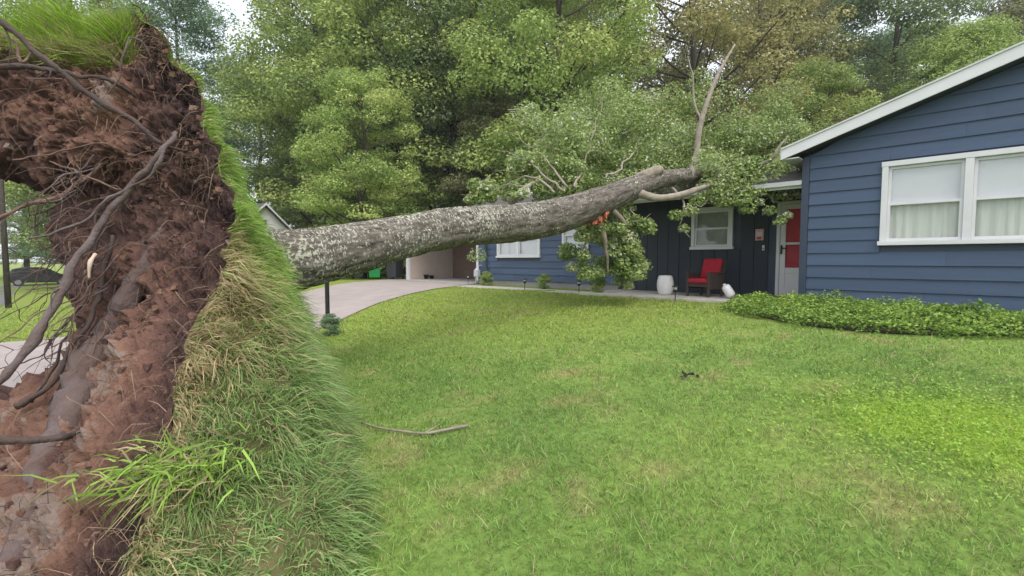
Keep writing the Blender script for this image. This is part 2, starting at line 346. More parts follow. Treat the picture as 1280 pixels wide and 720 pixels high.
# ------------------------------------------------------------------ house (local x runs along the facades, y goes into the house)
OX, OY = 5.52, 9.2
house = thing('house', 'blue clapboard ranch house with white trim under the fallen tree', 'house', (OX, OY, 0), R(-45))
def HW(a, b, z=0): return np.array([OX + (a + b) * .7071, OY + (-a + b) * .7071, z])
def board(parent, a0, a1, z0, z1, y, mat, la=None):
    """one lap board, thick at its lower edge; la(z) gives the ends (left, right) allowed under a sloping roof"""
    b0 = t0 = a0; b1 = t1 = a1
    if la is not None:
        (l0, r0), (l1, r1) = la(z0), la(z1); b0 = max(a0, l0); t0 = max(a0, l1); b1 = min(a1, r0); t1 = min(a1, r1)
    if b1 - b0 < .04: return
    if t1 - t0 < .005: t0 = t1 = (max(a0, min(a1, (t0 + t1) / 2))); t0 -= .002; t1 += .002
    jt = random.uniform(-.0015, .0015)
    V = [(b0, y - .034 + jt, z0), (b1, y - .034 + jt, z0), (b1, y, z0), (b0, y, z0), (t0, y - .007, z1 + .006), (t1, y - .007, z1 + .006), (t1, y, z1 + .006), (t0, y, z1 + .006)]
    MB().add(V, [(0, 3, 2, 1), (4, 5, 6, 7), (0, 1, 5, 4), (1, 2, 6, 5), (2, 3, 7, 6), (3, 0, 4, 7)]).build('siding_board', mat, parent)
def lap_wall(parent, a0, a1, z0, ztop, y, openings, mat, step=.225, la=None):
    z = z0
    while z < ztop - .03:
        z1 = min(z + step, ztop); segs = [(a0, a1)]
        for (p, q, r, s) in openings:
            if z1 > r and z < s:
                segs = [x for u, v in segs for x in ((u, min(v, p)), (max(u, q), v)) if x[1] - x[0] > .02]
        for u, v in segs:
            c = [u]; nxt = a0 + random.uniform(.9, 3.4)
            while nxt < v - .3:
                if nxt > u + .3: c += [nxt - .001, nxt + .001]
                nxt += 3.66
            c.append(v)
            for k in range(0, len(c), 2): board(parent, c[k], c[k + 1], z, z1, y, mat, la)
        z += step
def window(parent, a0, a1, z0, z1, y, units=1, upper='blind', label=None):
    """double-hung units in one casing; y is the wall face, the casing stands proud of it"""
    w = bpy.data.objects.new('window', None); COL.objects.link(w); w.parent = parent
    if label: w['label'] = label
    f = .085
    MB().box(a0 - .01, a1 + .01, y - .05, y + .06, z1 - f, z1).build('head_casing', m_white, w, bevel=.006)
    MB().box(a0 - .025, a1 + .025, y - .075, y + .06, z0, z0 + .07).build('sill', m_white, w, bevel=.006)
    uw = (a1 - a0) / units
    for i in range(units + 1):
        c = a0 + uw * i; lo = c if i == 0 else (c - f if i == units else c - f * .6); hi = c + f if i == 0 else (c if i == units else c + f * .6)
        MB().box(lo, hi, y - .047, y + .06, z0 + .072, z1 - f - .002).build('jamb' if i in (0, units) else 'mullion', m_white, w, bevel=.005)
    for i in range(units):
        l = a0 + uw * i + (f if i == 0 else f * .6) + .002; r = a0 + uw * (i + 1) - (f if i == units - 1 else f * .6) - .002
        zb, zt = z0 + .074, z1 - f - .004; zm = (zb + zt) / 2
        for (s0, s1, yy) in ((zb, zm + .018, y - .022), (zm - .018, zt, y + .012)):
            m = MB(); q = .042
            m.box(l, l + q, yy, yy + .03, s0, s1); m.box(r - q, r, yy, yy + .03, s0, s1)
            m.box(l + q, r - q, yy, yy + .03, s0, s0 + q); m.box(l + q, r - q, yy, yy + .03, s1 - q, s1)
            m.build('sash', m_white, w)
            MB().box(l + q - .004, r - q + .004, yy + .012, yy + .018, s0 + q - .004, s1 - q + .004).build('pane', m_glass, w)
        if upper == 'full':
            MB().box(l + .01, r - .01, y + .05, y + .055, zb, zt).build('roller_blind', m_blind, w)
        elif upper == 'blind':
            MB().box(l + .01, r - .01, y + .05, y + .055, zm - .03, zt).build('roller_blind', m_blind, w)
            n = 46; xs = np.linspace(l, r, n); ys = y + .075 + .012 * np.sin(xs * 43 + 1.3 * np.sin(xs * 9))
            Vv = [(x, yv, zb - .1) for x, yv in zip(xs, ys)] + [(x, yv, zt) for x, yv in zip(xs, ys)]
            MB().add(Vv, [(j, j + 1, n + j + 1, n + j) for j in range(n - 1)]).build('curtain', m_curtain, w, smooth=True)
        else:
            MB().box(l + .01, r - .01, y + .055, y + .06, zb, zt).build('roller_blind', m_greyshade, w)
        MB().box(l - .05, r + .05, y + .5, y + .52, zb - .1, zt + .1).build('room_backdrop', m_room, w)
    return w
PITCHR = .325
def rake(a): return 3.40 + PITCHR * (a + .27)          # underside of the wing's roof at its gable
WINR = (1.2, 3.38, 1.75, 3.17)
# wing: gable wall facing the lawn
wing = MB()
wing.prism([(0, .45), (8, .45), (8, rake(0) - .02), (4, rake(4) - .02), (0, rake(0) - .02)], 1, .06, .10)
wing_wall = wing.build('wing_wall', m_soffit, house)
# the window opening is cut by building the backing as four pieces instead of one sheet
bpy.data.objects.remove(wing_wall)
wing = MB()
wing.box(0, WINR[0] + .04, .03, .1, .45, 3.44); wing.box(WINR[1] - .04, 8, .03, .1, .45, 3.44)
wing.box(WINR[0] + .04, WINR[1] - .04, .03, .1, .45, WINR[2] + .04); wing.box(WINR[0] + .04, WINR[1] - .04, .03, .1, WINR[3] - .04, 3.44)
wing.prism([(0, 3.441), (8, 3.441), (4, rake(4) - .02)], 1, .03, .1)
wing.box(0, .1, .101, 9, .45, 3.44); wing.box(7.9, 8, .101, 9, .45, 3.44); wing.box(0, 8, 8.9, 9, .45, 3.44)
wing_wall = wing.build('wing_wall', m_bluetrim, house)
lap_wall(wing_wall, .105, 7.9, .73, rake(4) - .1, .028, [WINR], m_blue, .225, lambda z: ((z - 3.40) / PITCHR - .27 + .02, 8 - ((z - 3.40) / PITCHR - .27 + .02)))
MB().box(.0, .10, -.012, .028, .70, 3.43).build('corner_board', m_bluetrim, wing_wall)
MB().box(-.02, -.001, -.012, .11, .70, 3.40).build('corner_board', m_bluetrim, wing_wall)
MB().box(0, 8, .028, .1, .3, .72).build('foundation', M('foundation_block', (.28, .27, .26), None, 6, .9, .3), wing_wall)
window(house, *WINR, .0, 2, 'blind')
# door bell, plaque etc come later.  wing roof
MB().prism([(-.30, rake(-.30) + .20), (4, rake(4) + .20), (8.3, rake(-.30) + .20), (8.3, rake(-.3) + .05), (4, rake(4) + .05), (-.30, rake(-.30) + .05)], 1, -.31, 9.2)
wr = MB().prism([(-.28, rake(-.28) + .19), (4, rake(4) + .19), (8.28, rake(-.28) + .19), (8.28, rake(-.28) + .03), (4, rake(4) + .03), (-.28, rake(-.28) + .03)], 1, -.27, 9.2).build('wing_roof', m_shingle, house)
for s in (0, 1):
    f = (lambda a: a) if s == 0 else (lambda a: 8 - a)
    MB().prism([(f(-.30), rake(-.30) + .185), (f(4), rake(4) + .185), (f(4), rake(4) + 0), (f(-.30), rake(-.30) + 0)], 1, -.305, -.272).build('rake_board', m_white, wr)
    MB().prism([(f(-.31), rake(-.31) + .215), (f(4), rake(4) + .215), (f(4), rake(4) + .187), (f(-.31), rake(-.31) + .187)], 1, -.325, -.24).build('drip_edge', m_offwhite, wr)
    MB().prism([(f(-.30), rake(-.3) + .025), (f(3.98), rake(3.98) + .025), (f(3.98), rake(3.98) + .01), (f(-.30), rake(-.3) + .01)], 1, -.27, -.0).build('rake_soffit', m_soffit, wr)  # dark material here: the shade under the rake is put into the colour
    MB().box(min(f(-.32), f(-.285)), max(f(-.32), f(-.285)), -.30, 9.1, rake(-.3) + 0.0, rake(-.3) + .175).build('eave_fascia', m_white, wr)
    MB().box(min(f(-.284), f(-.022)), max(f(-.284), f(-.022)), -.269, 9.0, rake(-.3) + .0, rake(-.3) + .02).build('eave_soffit', m_white, wr)
# main block
A0, A1, BW = -11.2, 0, 1.5
W1 = (-10.04, -7.98, 1.58, 2.9); W2 = (-7.04, -6.02, 1.66, 2.9); W3 = (-2.84, -1.82, 1.76, 2.80); DOOR = (-.86, -.03, .66, 2.80)
mw = MB()
def pierced(m, a0, a1, z0, z1, y0, y1, ops):
    cuts = sorted({a0, a1} | {v for o in ops for v in o[:2]})
    for u, v in zip(cuts[:-1], cuts[1:]):
        o = [o for o in ops if o[0] <= u + 1e-6 and o[1] >= v - 1e-6]
        if o: m.box(u, v, y0, y1, z0, max(o[0][2], z0 + .001)); m.box(u, v, y0, y1, o[0][3], z1)
        else: m.box(u, v, y0, y1, z0, z1)
inset = lambda o: (o[0] + .04, o[1] - .04, o[2] + .04, o[3] - .04)
pierced(mw, A0, A1 - .002, .45, 3.3, BW + .03, BW + .1, [inset(W1), inset(W2), inset(W3), inset(DOOR)])
mw.box(A0, A0 + .1, BW + .101, 9.5, .45, 3.3); mw.box(-16.0, -15.9, BW + .101, 9.5, .3, 3.3); mw.box(-15.899, 0, 9.4, 9.5, .3, 3.3)
main_wall = mw.build('main_wall', m_bluetrim, house)
PA = -5.0
lap_wall(main_wall, A0 + .1, PA, .78, 3.25, BW + .028, [W1, W2], m_blue)
MB().box(A0 - .01, A0 + .1, BW - .012, BW + .028, .72, 3.3).build('corner_board', m_white, main_wall)
MB().box(A0, PA, BW + .028, BW + .09, .35, .77).build('foundation', bpy.data.materials['foundation_block'], main_wall)
# porch wall: upright panels with grooves
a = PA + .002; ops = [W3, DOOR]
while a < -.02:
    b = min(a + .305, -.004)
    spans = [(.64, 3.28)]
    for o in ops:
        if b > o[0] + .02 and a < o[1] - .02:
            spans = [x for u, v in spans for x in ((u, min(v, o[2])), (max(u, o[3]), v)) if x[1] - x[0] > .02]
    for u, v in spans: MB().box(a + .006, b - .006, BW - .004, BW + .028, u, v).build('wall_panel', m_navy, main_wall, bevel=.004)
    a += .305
window(house, *W1, BW, 2, 'full'); window(house, *W2, BW, 1, 'full'); window(house, *W3, BW, 1, 'shade')
# storm door with a red door behind it
door = bpy.data.objects.new('door', None); COL.objects.link(door); door.parent = house; door['label'] = 'white storm door with the red door behind its glass'
d0, d1, z0, z1 = DOOR
MB().box(d0, d0 + .07, BW - .04, BW + .06, z0, z1).build('jamb', m_white, door, bevel=.005); MB().box(d1 - .05, d1, BW - .04, BW + .06, z0, z1 - .072).build('jamb', m_white, door)
MB().box(d0 + .072, d1, BW - .04, BW + .06, z1 - .07, z1).build('head_casing', m_white, door, bevel=.005)
MB().box(d0 - .02, d1, BW - .12, BW + .06, z0 - .03, z0 + .04).build('threshold', m_brown, door)
m = MB(); l, r, zb, zt = d0 + .075, d1 - .055, z0 + .05, z1 - .078
m.box(l, l + .11, BW - .025, BW + .01, zb, zt); m.box(r - .08, r, BW - .025, BW + .01, zb, zt)
m.box(l + .11, r - .08, BW - .025, BW + .01, zt - .1, zt); m.box(l + .11, r - .08, BW - .025, BW + .01, zb, zb + .14)
m.box(l + .11, r - .08, BW - .025, BW + .01, zb + .50, zb + .62); m.box(l + .11, r - .08, BW - .023, BW + .008, zb + 1.13, zb + 1.18)
m.build('door_frame', m_white, door, bevel=.004)
MB().box(l + .11, r - .08, BW - .012, BW + .0, zb + .14, zb + .50).build('lower_panel', m_white, door)
MB().box(l + .105, r - .075, BW - .006, BW - .002, zb + .62, zb + 1.13).build('pane', m_glassdoor, door); MB().box(l + .105, r - .075, BW - .006, BW - .002, zb + 1.18, zt - .1).build('pane', m_glassdoor, door)
MB().box(l - .0, r, BW + .03, BW + .055, zb, zt).build('inner_door', m_redpaint, door)
MB().box(l + .02, l + .05, BW - .06, BW - .025, zb + .92, zb + 1.12).tube([(l + .035, BW - .07, zb + 1.05), (l + .15, BW - .075, zb + 1.05)], .012, 8).build('door_handle', m_black, door)
# carport at the far left end
cp = MB(); cp.box(-15.9, A0 - .002, 4.0, 4.1, .5, 3.3); MB()
cp.build('carport_back_wall', m_brown, house)
MB().box(-15.898, -15.85, BW + .1, 3.998, .5, 3.3).build('carport_side_wall', m_beige, house)
MB().box(-16.02, -15.84, BW - .02, BW + .099, .5, 3.28).build('carport_post', m_white, house, bevel=.01)
MB().box(-15.838, A0 - .012, BW + .0, BW + .1, 2.85, 3.28).build('carport_header', m_bluetrim, house)
# main roof: porch slope runs lower than the rest
def mr(b): return 2.93 + .333 * (b - .1)
def slab(m, a0, a1, b0, b1, t=.14): m.prism([(b0, mr(b0)), (b1, mr(b1)), (b1, mr(b1) + t), (b0, mr(b0) + t)], 0, a0, a1)
RB = 4.7
m = MB(); slab(m, -11.55, PA - .152, 1.05, RB); slab(m, PA - .15, -.025, .1, 1.6); slab(m, PA - .15, 4, 1.602, RB)
m.prism([(RB + .002, mr(RB)), (10.2, mr(1.0)), (10.2, mr(1.0) + .14), (RB + .002, mr(RB) + .14)], 0, -11.55, 4)
mroof = m.build('main_roof', m_shingle, house)
def gutter(a0, a1, b, z):
    m = MB().prism([(b - .11, z + .075), (b - .10, z + .075), (b - .09, z + .012), (b - .0, z + .012), (b - .0, z + 0), (b - .095, z + 0)], 0, a0, a1)
    m.box(a0, a0 + .01, b - .095, b, z + .001, z + .07).build('gutter', m_white, mroof)
gutter(-11.55, PA - .16, 1.04, mr(1.05) + .0); gutter(PA - .14, -.03, .09, mr(.1) + .0)
MB().box(-11.55, PA - .16, 1.041, 1.06, mr(1.05) - .06, mr(1.05) + .12).build('eave_fascia', m_white, mroof)
MB().box(PA - .14, -.03, .091, .115, mr(.1) - .05, mr(.1) + .10).build('eave_fascia', m_white, mroof)
MB().box(-11.5, PA - .16, 1.062, BW - .0, mr(1.05) - .03, mr(1.05) - .01).build('eave_soffit', m_soffit, mroof)
MB().prism([(.12, mr(.12) - .04), (BW - .006, mr(BW) - .04), (BW - .006, mr(BW) - .02), (.12, mr(.12) - .02)], 0, PA - .1, -.03).build('porch_ceiling', m_soffit, mroof)
MB().prism([(.12, mr(.12) - .1), (BW, mr(.12) - .1), (BW, mr(BW) - .05), (.12, mr(.12) - .05)], 0, PA - .14, PA - .101).build('porch_gable_end', m_blue, mroof)
MB().prism([(BW, 3.3), (9.4, 3.3), (RB, mr(RB) - .02), (BW, mr(BW) - .02)], 0, A0 + .001, A0 + .09).build('gable_end', m_blue, main_wall)
MB().box(-16.25, -11.56, 1.1, 9.6, 3.302, 3.42).build('carport_roof', m_shingle, house); MB().box(-16.25, -11.56, 1.07, 1.098, 3.27, 3.43).build('eave_fascia', m_white, mroof)
# downspout by the far corner
MB().tube([(-10.62, BW - .36, 3.2), (-10.62, BW - .3, 3.1), (-10.62, BW - .06, 2.9), (-10.62, BW - .06, 1.2), (-10.45, BW - .07, 1.0), (-10.42, BW - .07, .62), (-10.42, BW - .25, .56)], .042, 8).build('downspout', m_bluetrim, house, True)
# walk and porch slab
wk = MB().box(-11.6, PA - .002, -.15, .75, .3, .605).box(PA, -.02, -.35, BW + .02, .3, .66)
tag(wk.build('front_walk', m_conc, None, bevel=.01), 'narrow pale concrete walk and porch slab along the house front', None, kind='structure')
o = bpy.data.objects['front_walk']; o.location = (OX, OY, 0); o.rotation_euler = (0, 0, R(-45))

# ------------------------------------------------------------------ things on the house front
def hthing(name, label, cat, a, b, z, rz=0, group=None): return thing(name, label, cat, HW(a, b, z), R(-45) + rz, group)
ch = hthing('armchair', 'dark wicker porch armchair with red cushions beside the white stool', 'chair', -2.1, .62, .66, R(-12)); ch.scale = (.88, .88, .86)
for sx in (-1, 1):
    for sy in (-1, 1):
        MB().prism([(sx * .31 - .03, sy * .29 - .03), (sx * .31 + .03, sy * .29 - .03), (sx * .31 + .03, sy * .29 + .03), (sx * .31 - .03, sy * .29 + .03)], 2, 0, .62 if sy < 0 else .40).build('leg', m_wicker, ch, bevel=.008)
    MB().box(sx * .31 - .045, sx * .31 + .045, -.34, .33, .605 + .016, .66).build('armrest', m_wicker, ch, bevel=.015)
    MB().box(sx * .31 - .02, sx * .31 + .02, -.258, .258, .20, .60).build('side_panel', m_wicker, ch)
MB().box(-.28, .28, -.31, .31, .26, .36).build('seat_frame', m_wicker, ch, bevel=.01)
MB().add([(-.33, .26, .36), (.33, .26, .36), (.33, .33, .36), (-.33, .33, .36), (-.31, .44, .98), (.31, .44, .98), (.31, .49, .98), (-.31, .49, .98)],
         [(0, 3, 2, 1), (4, 5, 6, 7), (0, 1, 5, 4), (1, 2, 6, 5), (2, 3, 7, 6), (3, 0, 4, 7)]).build('back_frame', m_wicker, ch, bevel=.02)
MB().box(-.275, .275, -.36, .24, .365, .48).build('seat_cushion', m_red, ch, bevel=.04)
MB().add([(-.27, .13, .47), (.27, .13, .47), (.27, .25, .47), (-.27, .25, .47), (-.26, .30, 1.02), (.26, .30, 1.02), (.26, .42, 1.0), (-.26, .42, 1.0)],
         [(0, 3, 2, 1), (4, 5, 6, 7), (0, 1, 5, 4), (1, 2, 6, 5), (2, 3, 7, 6), (3, 0, 4, 7)]).build('back_cushion', m_red, ch, bevel=.04)
st = tag(MB().lathe([(.13, 0), (.15, .01), (.165, .05), (.195, .15), (.20, .24), (.19, .34), (.165, .43), (.15, .455), (.13, .465), (.02, .468)], 24).build('garden_stool', m_ceramic, None, True),
         'white barrel-shaped ceramic garden stool left of the red porch chair', 'stool'); st.location = HW(-3.02, .5, .66)
ct = thing('tipped_jug', 'small white container tipped over beside the porch chair', 'container', HW(-1.45, .35, .66), R(-20))
m = MB().lathe([(.05, 0), (.085, .01), (.095, .04), (.095, .22), (.08, .26), (.035, .28)], 16); mm = m.build('jug_body', m_ceramic, ct, True); mm.rotation_euler = (0, R(-32), 0); mm.location = (.06, 0, .05)
m = MB().lathe([(.032, .275), (.034, .31), (.02, .315)], 12); cc = m.build('jug_cap', m_white, mm, True)
pq = thing('wall_plaque', 'small pinkish square plaque on the porch wall left of the door', 'sign', HW(-1.22, BW - .03, 2.08), R(-45))
MB().box(-.09, .09, -.012, .012, -.13, .13).build('plaque_board', m_pink, pq, bevel=.004); MB().box(-.06, .06, -.02, -.013, -.03, .07).build('plaque_picture', m_offwhite, pq)
MB().box(-.05, .05, -.018, -.013, -.10, -.06).build('plaque_picture', m_redpaint, pq)
db = thing('doorbell', 'small white doorbell on the porch wall below the plaque', 'doorbell', HW(-1.13, BW - .02, 1.78), R(-45))
MB().box(-.025, .025, -.015, .01, -.06, .06).build('bell_case', m_white, db, bevel=.006); MB().box(-.012, .012, -.021, -.015, -.03, -.005).build('bell_button', m_black, db)
gm = hthing('gas_meter', 'grey utility meter on the wall by the white corner post', 'meter', -10.95, BW - .2, .62)
MB().box(-.11, .11, -.08, .08, .25, .52).build('meter_body', m_meter, gm, bevel=.03); MB().tube([(-.08, 0, 0), (-.08, 0, .27)], .02, 8).build('pipe', m_meter, gm); MB().tube([(.08, 0, .5), (.08, 0, .68), (.08, .17, .68)], .02, 8).build('pipe', m_meter, gm)
MB().lathe([(.07, 0), (.07, .03), (.05, .05)], 14, (0, 0, .521)).build('dial', m_white, gm)
def path_light(P, label):
    t = thing('path_light', label, 'garden light', P, 0, 'small black path lights along the walk')
    MB().tube([(0, 0, -.05), (0, 0, .2)], .011, 6).build('stake', m_black, t)
    MB().lathe([(.028, .2), (.05, .235), (.05, .25), (.03, .26)], 12).build('collar', m_black, t)
    MB().lathe([(.035, .261), (.04, .31)], 10).build('lens', m_offwhite, t)
    MB().lathe([(.075, .311), (.07, .33), (.02, .35)], 12).build('cap', m_black, t)
def gpt(X, Y, dz=0): return (X, Y, float(g(X, Y)) + dz)
for px_, Z_, lb in ((585, 17.6, 'black path light beside the driveway, leftmost of the four'), (656, 14.3, 'black path light on the walk below the wide white window'),
                    (724, 12.9, 'black path light left of the hanging broken branch'), (845, 10.4, 'black path light in the grass before the white stool')):
    P = at(px_, 325, Z_); path_light(gpt(P[0], P[1]), lb)

# ------------------------------------------------------------------ driveway things
def bin_(X, Y, rz, mat, name, label):
    t = thing(name, label, 'bin', gpt(X, Y, .035), rz)
    MB().add([(-.24, -.27, .06), (.24, -.27, .06), (.24, .25, .06), (-.24, .25, .06), (-.29, -.34, 1.0), (.29, -.34, 1.0), (.29, .33, 1.0), (-.29, .33, 1.0)],
             [(0, 3, 2, 1), (4, 5, 6, 7), (0, 1, 5, 4), (1, 2, 6, 5), (2, 3, 7, 6), (3, 0, 4, 7)]).build('body', mat, t, bevel=.03)
    MB().prism([(-.37, 1.0), (-.30, 1.06), (.2, 1.10), (.36, 1.04), (.36, 1.0)], 0, -.31, .31).build('lid', mat, t, bevel=.015)
    MB().tube([(-.24, .39, .97), (.24, .39, .97)], .018, 8).build('handle', m_black, t)
    for s in (-1, 1): MB().tube([(s * .24, .24, .10), (s * .30, .24, .10)], .10, 14).build('wheel', m_tyre, t)
bin_(-6.35, 22.2, R(15), m_bingrn, 'recycling_bin', 'bright green wheeled recycling bin beyond the driveway')
bin_(-7.05, 22.1, R(5), m_binblk, 'trash_bin', 'black wheeled trash bin left of the green bin')
bin_(-7.75, 22.3, R(-8), m_binblk, 'trash_bin', 'black wheeled trash bin farthest left beyond the driveway')
bin_(-5.35, 21.9, R(-20), m_binblk, 'trash_bin', 'dark wheeled trash bin against the white carport post')
for i, (X, Y, s, lb) in enumerate(((-3.95, 22.1, 1, 'small dark plant pot on the carport floor by the beige wall'), (-3.72, 22.25, .8, 'smaller dark pot beside another pot in the carport'))):
    t = thing('plant_pot', lb, 'pot', (X, Y, float(g(X, Y)) + .0))
    MB().lathe([(.08 * s, .0), (.12 * s, .2 * s), (.135 * s, .2 * s), (.135 * s, .24 * s), (.11 * s, .24 * s), (.1 * s, .2 * s)], 14).build('pot', m_black, t, True)
cs = tag(MB().box(-15.84, A0, BW - .3, 3.99, .3, .63).build('carport_slab', m_conc), 'concrete carport floor', None, kind='structure'); cs.location = (OX, OY, 0); cs.rotation_euler = (0, 0, R(-45))
P = at(408, 325, 9.4)
t = thing('lamp_post', 'thin black metal post standing under the leaning trunk', 'post', gpt(P[0], P[1]))
MB().tube([(0, 0, -.1), (0, 0, 1.42)], .042, 10).build('pole', m_black, t); MB().lathe([(.09, 0), (.09, .04), (.05, .06), (.05, .12)], 12).build('base', m_black, t)
MB().lathe([(.05, 1.42), (.08, 1.46), (.08, 1.5), (.03, 1.53)], 12).build('finial', m_black, t)
P = at(7, 325, 17)
t = thing('utility_pole', 'slim dark pole seen past the hanging roots at the far left', 'pole', gpt(P[0], P[1]))
MB().tube([(0, 0, -.2), (0, 0, 3.5), (0, 0, 7.5)], [.09, .08, .06], 10).build('pole', m_bark, t, True); MB().box(-.9, .9, -.05, .05, 6.9, 7.0).build('cross_arm', m_bark, t)
MB().lathe([(.03, 7.0), (.05, 7.05), (.05, 7.12), (.02, 7.16)], 8, (.8, 0, 0)).build('insulator', m_white, t)

# neighbour's driveway, with the parked car at its mouth
k = np.linspace(-1.2, 12, 40); w = np.linspace(-1.8, 1.8, 8); A, B = np.meshgrid(k, w, indexing='ij'); bx, by = -43.3 - .5, 44.0 - .5
X = bx + A * .7071 + B * .7071; Y = by + A * .7071 - B * .7071; V = np.stack([X, Y, g(X, Y) + .025], -1).reshape(-1, 3); I = np.arange(40 * 8).reshape(40, 8)
F = np.stack([I[:-1, :-1], I[:-1, 1:], I[1:, 1:], I[1:, :-1]], -1).reshape(-1, 4)[:, ::-1]
tag(link('neighbour_driveway', fast_mesh('neighbour_driveway', V, F, True), m_drive), 'short concrete driveway across the street corner', None, kind='structure')
X, Y = -43.3, 44.0
car = thing('parked_car', 'black car parked side-on beyond the hanging roots at the left', 'car', (X, Y, float(g(X, Y)) + .03), R(45))
body = [(-2.3, .45), (-2.28, .8), (-2.15, 1.0), (-1.3, 1.08), (1.3, 1.05), (2.1, .92), (2.3, .72), (2.32, .42), (2.1, .28), (-2.1, .28)]
MB().prism(body, 1, -.9, .9).build('body', m_car, car, bevel=.08)
cab = [(-2.0, 1.06), (-1.75, 1.5), (-1.1, 1.66), (.1, 1.66), (.55, 1.56), (1.35, 1.05)]
MB().add([(x, -.82 if z < 1.1 else -.66, z) for x, z in cab] + [(x, .82 if z < 1.1 else .66, z) for x, z in cab], [tuple(range(6)), tuple(range(6, 12))[::-1]] + [(i, i + 6, (i + 1) % 6 + 6, (i + 1) % 6) for i in range(6)]).build('cabin', m_car, car, bevel=.04)
for s in (-1, 1):
    for x0, x1, x2, x3 in ((-1.72, -.75, -.75, -1.55), (-.68, .28, .28, -.68), (.35, 1.1, .52, .35)):
        q = lambda x, z: (x, s * (.82 - .16 * (z - 1.06) / .5 + .012), z)
        MB().add([q(x0, 1.12), q(x1, 1.12), q(x2, 1.52), q(x3, 1.52), *[(a[0], a[1] - s * .02, a[2]) for a in (q(x0, 1.12), q(x1, 1.12), q(x2, 1.52), q(x3, 1.52))]], [(0, 1, 2, 3), (7, 6, 5, 4), (0, 4, 5, 1), (1, 5, 6, 2), (2, 6, 7, 3), (3, 7, 4, 0)]).build('side_window', m_carglass, car)
    for x in (-1.4, 1.42):
        w = MB().tube([(x, s * .70, .34), (x, s * .93, .34)], .34, 20).build('wheel', m_tyre, car)
        MB().tube([(x, s * .931, .34), (x, s * .945, .34)], .22, 16).build('rim', m_rim, w)
    MB().box(2.2, 2.33, s * .65 - .18, s * .65 + .18, .66, .8).build('headlight', m_lamp, car, bevel=.02); MB().box(-2.31, -2.2, s * .7 - .14, s * .7 + .14, .75, .95).build('tail_light', m_lampred, car, bevel=.02)

# neighbour's house
nb = thing('neighbour_house', 'white house with a gable seen between the turf edge and the trunk', 'house', gpt(-13.9, 27), R(58)); nb.scale = (.36, .78, .63)
nwall = MB().prism([(-4, 0), (4, 0), (4, 4.4), (0, 6.4), (-4, 4.4)], 1, 0, 8).build('wall', m_white, nb)
for i in range(22):
    z = .2 + i * .2
    if z > 4.3: break
    MB().box(-3.98, 3.98, -.03, -.002, z, z + .17).build('siding_board', m_white, nwall)
nr_ = MB()
for s in (-1, 1): nr_.prism([(0, 6.42), (s * 4.4, 4.22), (s * 4.4, 4.36), (0, 6.58)] if s > 0 else [(0, 6.42), (0, 6.58), (s * 4.4, 4.36), (s * 4.4, 4.22)], 1, -.4, 8.3)
nr_ = nr_.build('roof', m_shingle, nb)
for s in (-1, 1): MB().prism([(0, 6.56), (s * 4.42, 4.34), (s * 4.42, 4.16), (0, 6.38)], 1, -.44, -.405).build('rake_board', m_white, nr_)
for x, z in ((2.4, 2.6), (-2.2, 2.6), (0, 4.6)):
    w = MB().box(x - .5, x + .5, -.06, -.031, z - .6, z + .6).build('window', m_white, nb); MB().box(x - .4, x + .4, -.075, -.061, z - .5, z + .5).build('pane', m_carglass, w)

# ------------------------------------------------------------------ foliage builders
def leaf_mesh(name, C, Nn, size, var, aspect=.62, fold=.18):
    n = len(C); Nn = nrm(Nn); r = rng.normal(size=(n, 3)); T = nrm(np.cross(Nn, r)); B = np.cross(Nn, T)
    s = np.asarray(size).reshape(-1, 1) * np.ones((n, 1)); h = s * .5; w = h * aspect; f = s * fold
    V = np.stack([C - T * h, C + B * w + Nn * f * rng.uniform(-1, 1, (n, 1)), C + T * h - Nn * f * .5, C - B * w + Nn * f * rng.uniform(-1, 1, (n, 1))], 1).reshape(-1, 3)
    F = np.arange(n * 4).reshape(n, 4); me = fast_mesh(name, V, F); attr(me, 'var', np.repeat(np.clip(var, 0, 1), 4)); return me
def clump_leaves(centres, radii, counts, flat=.5, upbias=.9, outc=None):
    C, Nn, var = [], [], []
    for c, r, k in zip(centres, radii, counts):
        d = nrm(rng.normal(size=(k, 3))); q = rng.uniform(.25, 1, (k, 1)) ** .45
        p = d * q * r; p[:, 2] *= flat; p[:, 2] -= .25 * r * (d[:, 0] ** 2 + d[:, 1] ** 2) * q[:, 0]
        C.append(p + c); nn = d * .7 + rng.normal(size=(k, 3)) * .55 + np.array([0, 0, upbias])
        Nn.append(nn); var.append(np.clip(rng.normal(.45, .2, k) + rng.normal(0, .12), 0, 1))
    return np.concatenate(C), np.concatenate(Nn), np.concatenate(var)
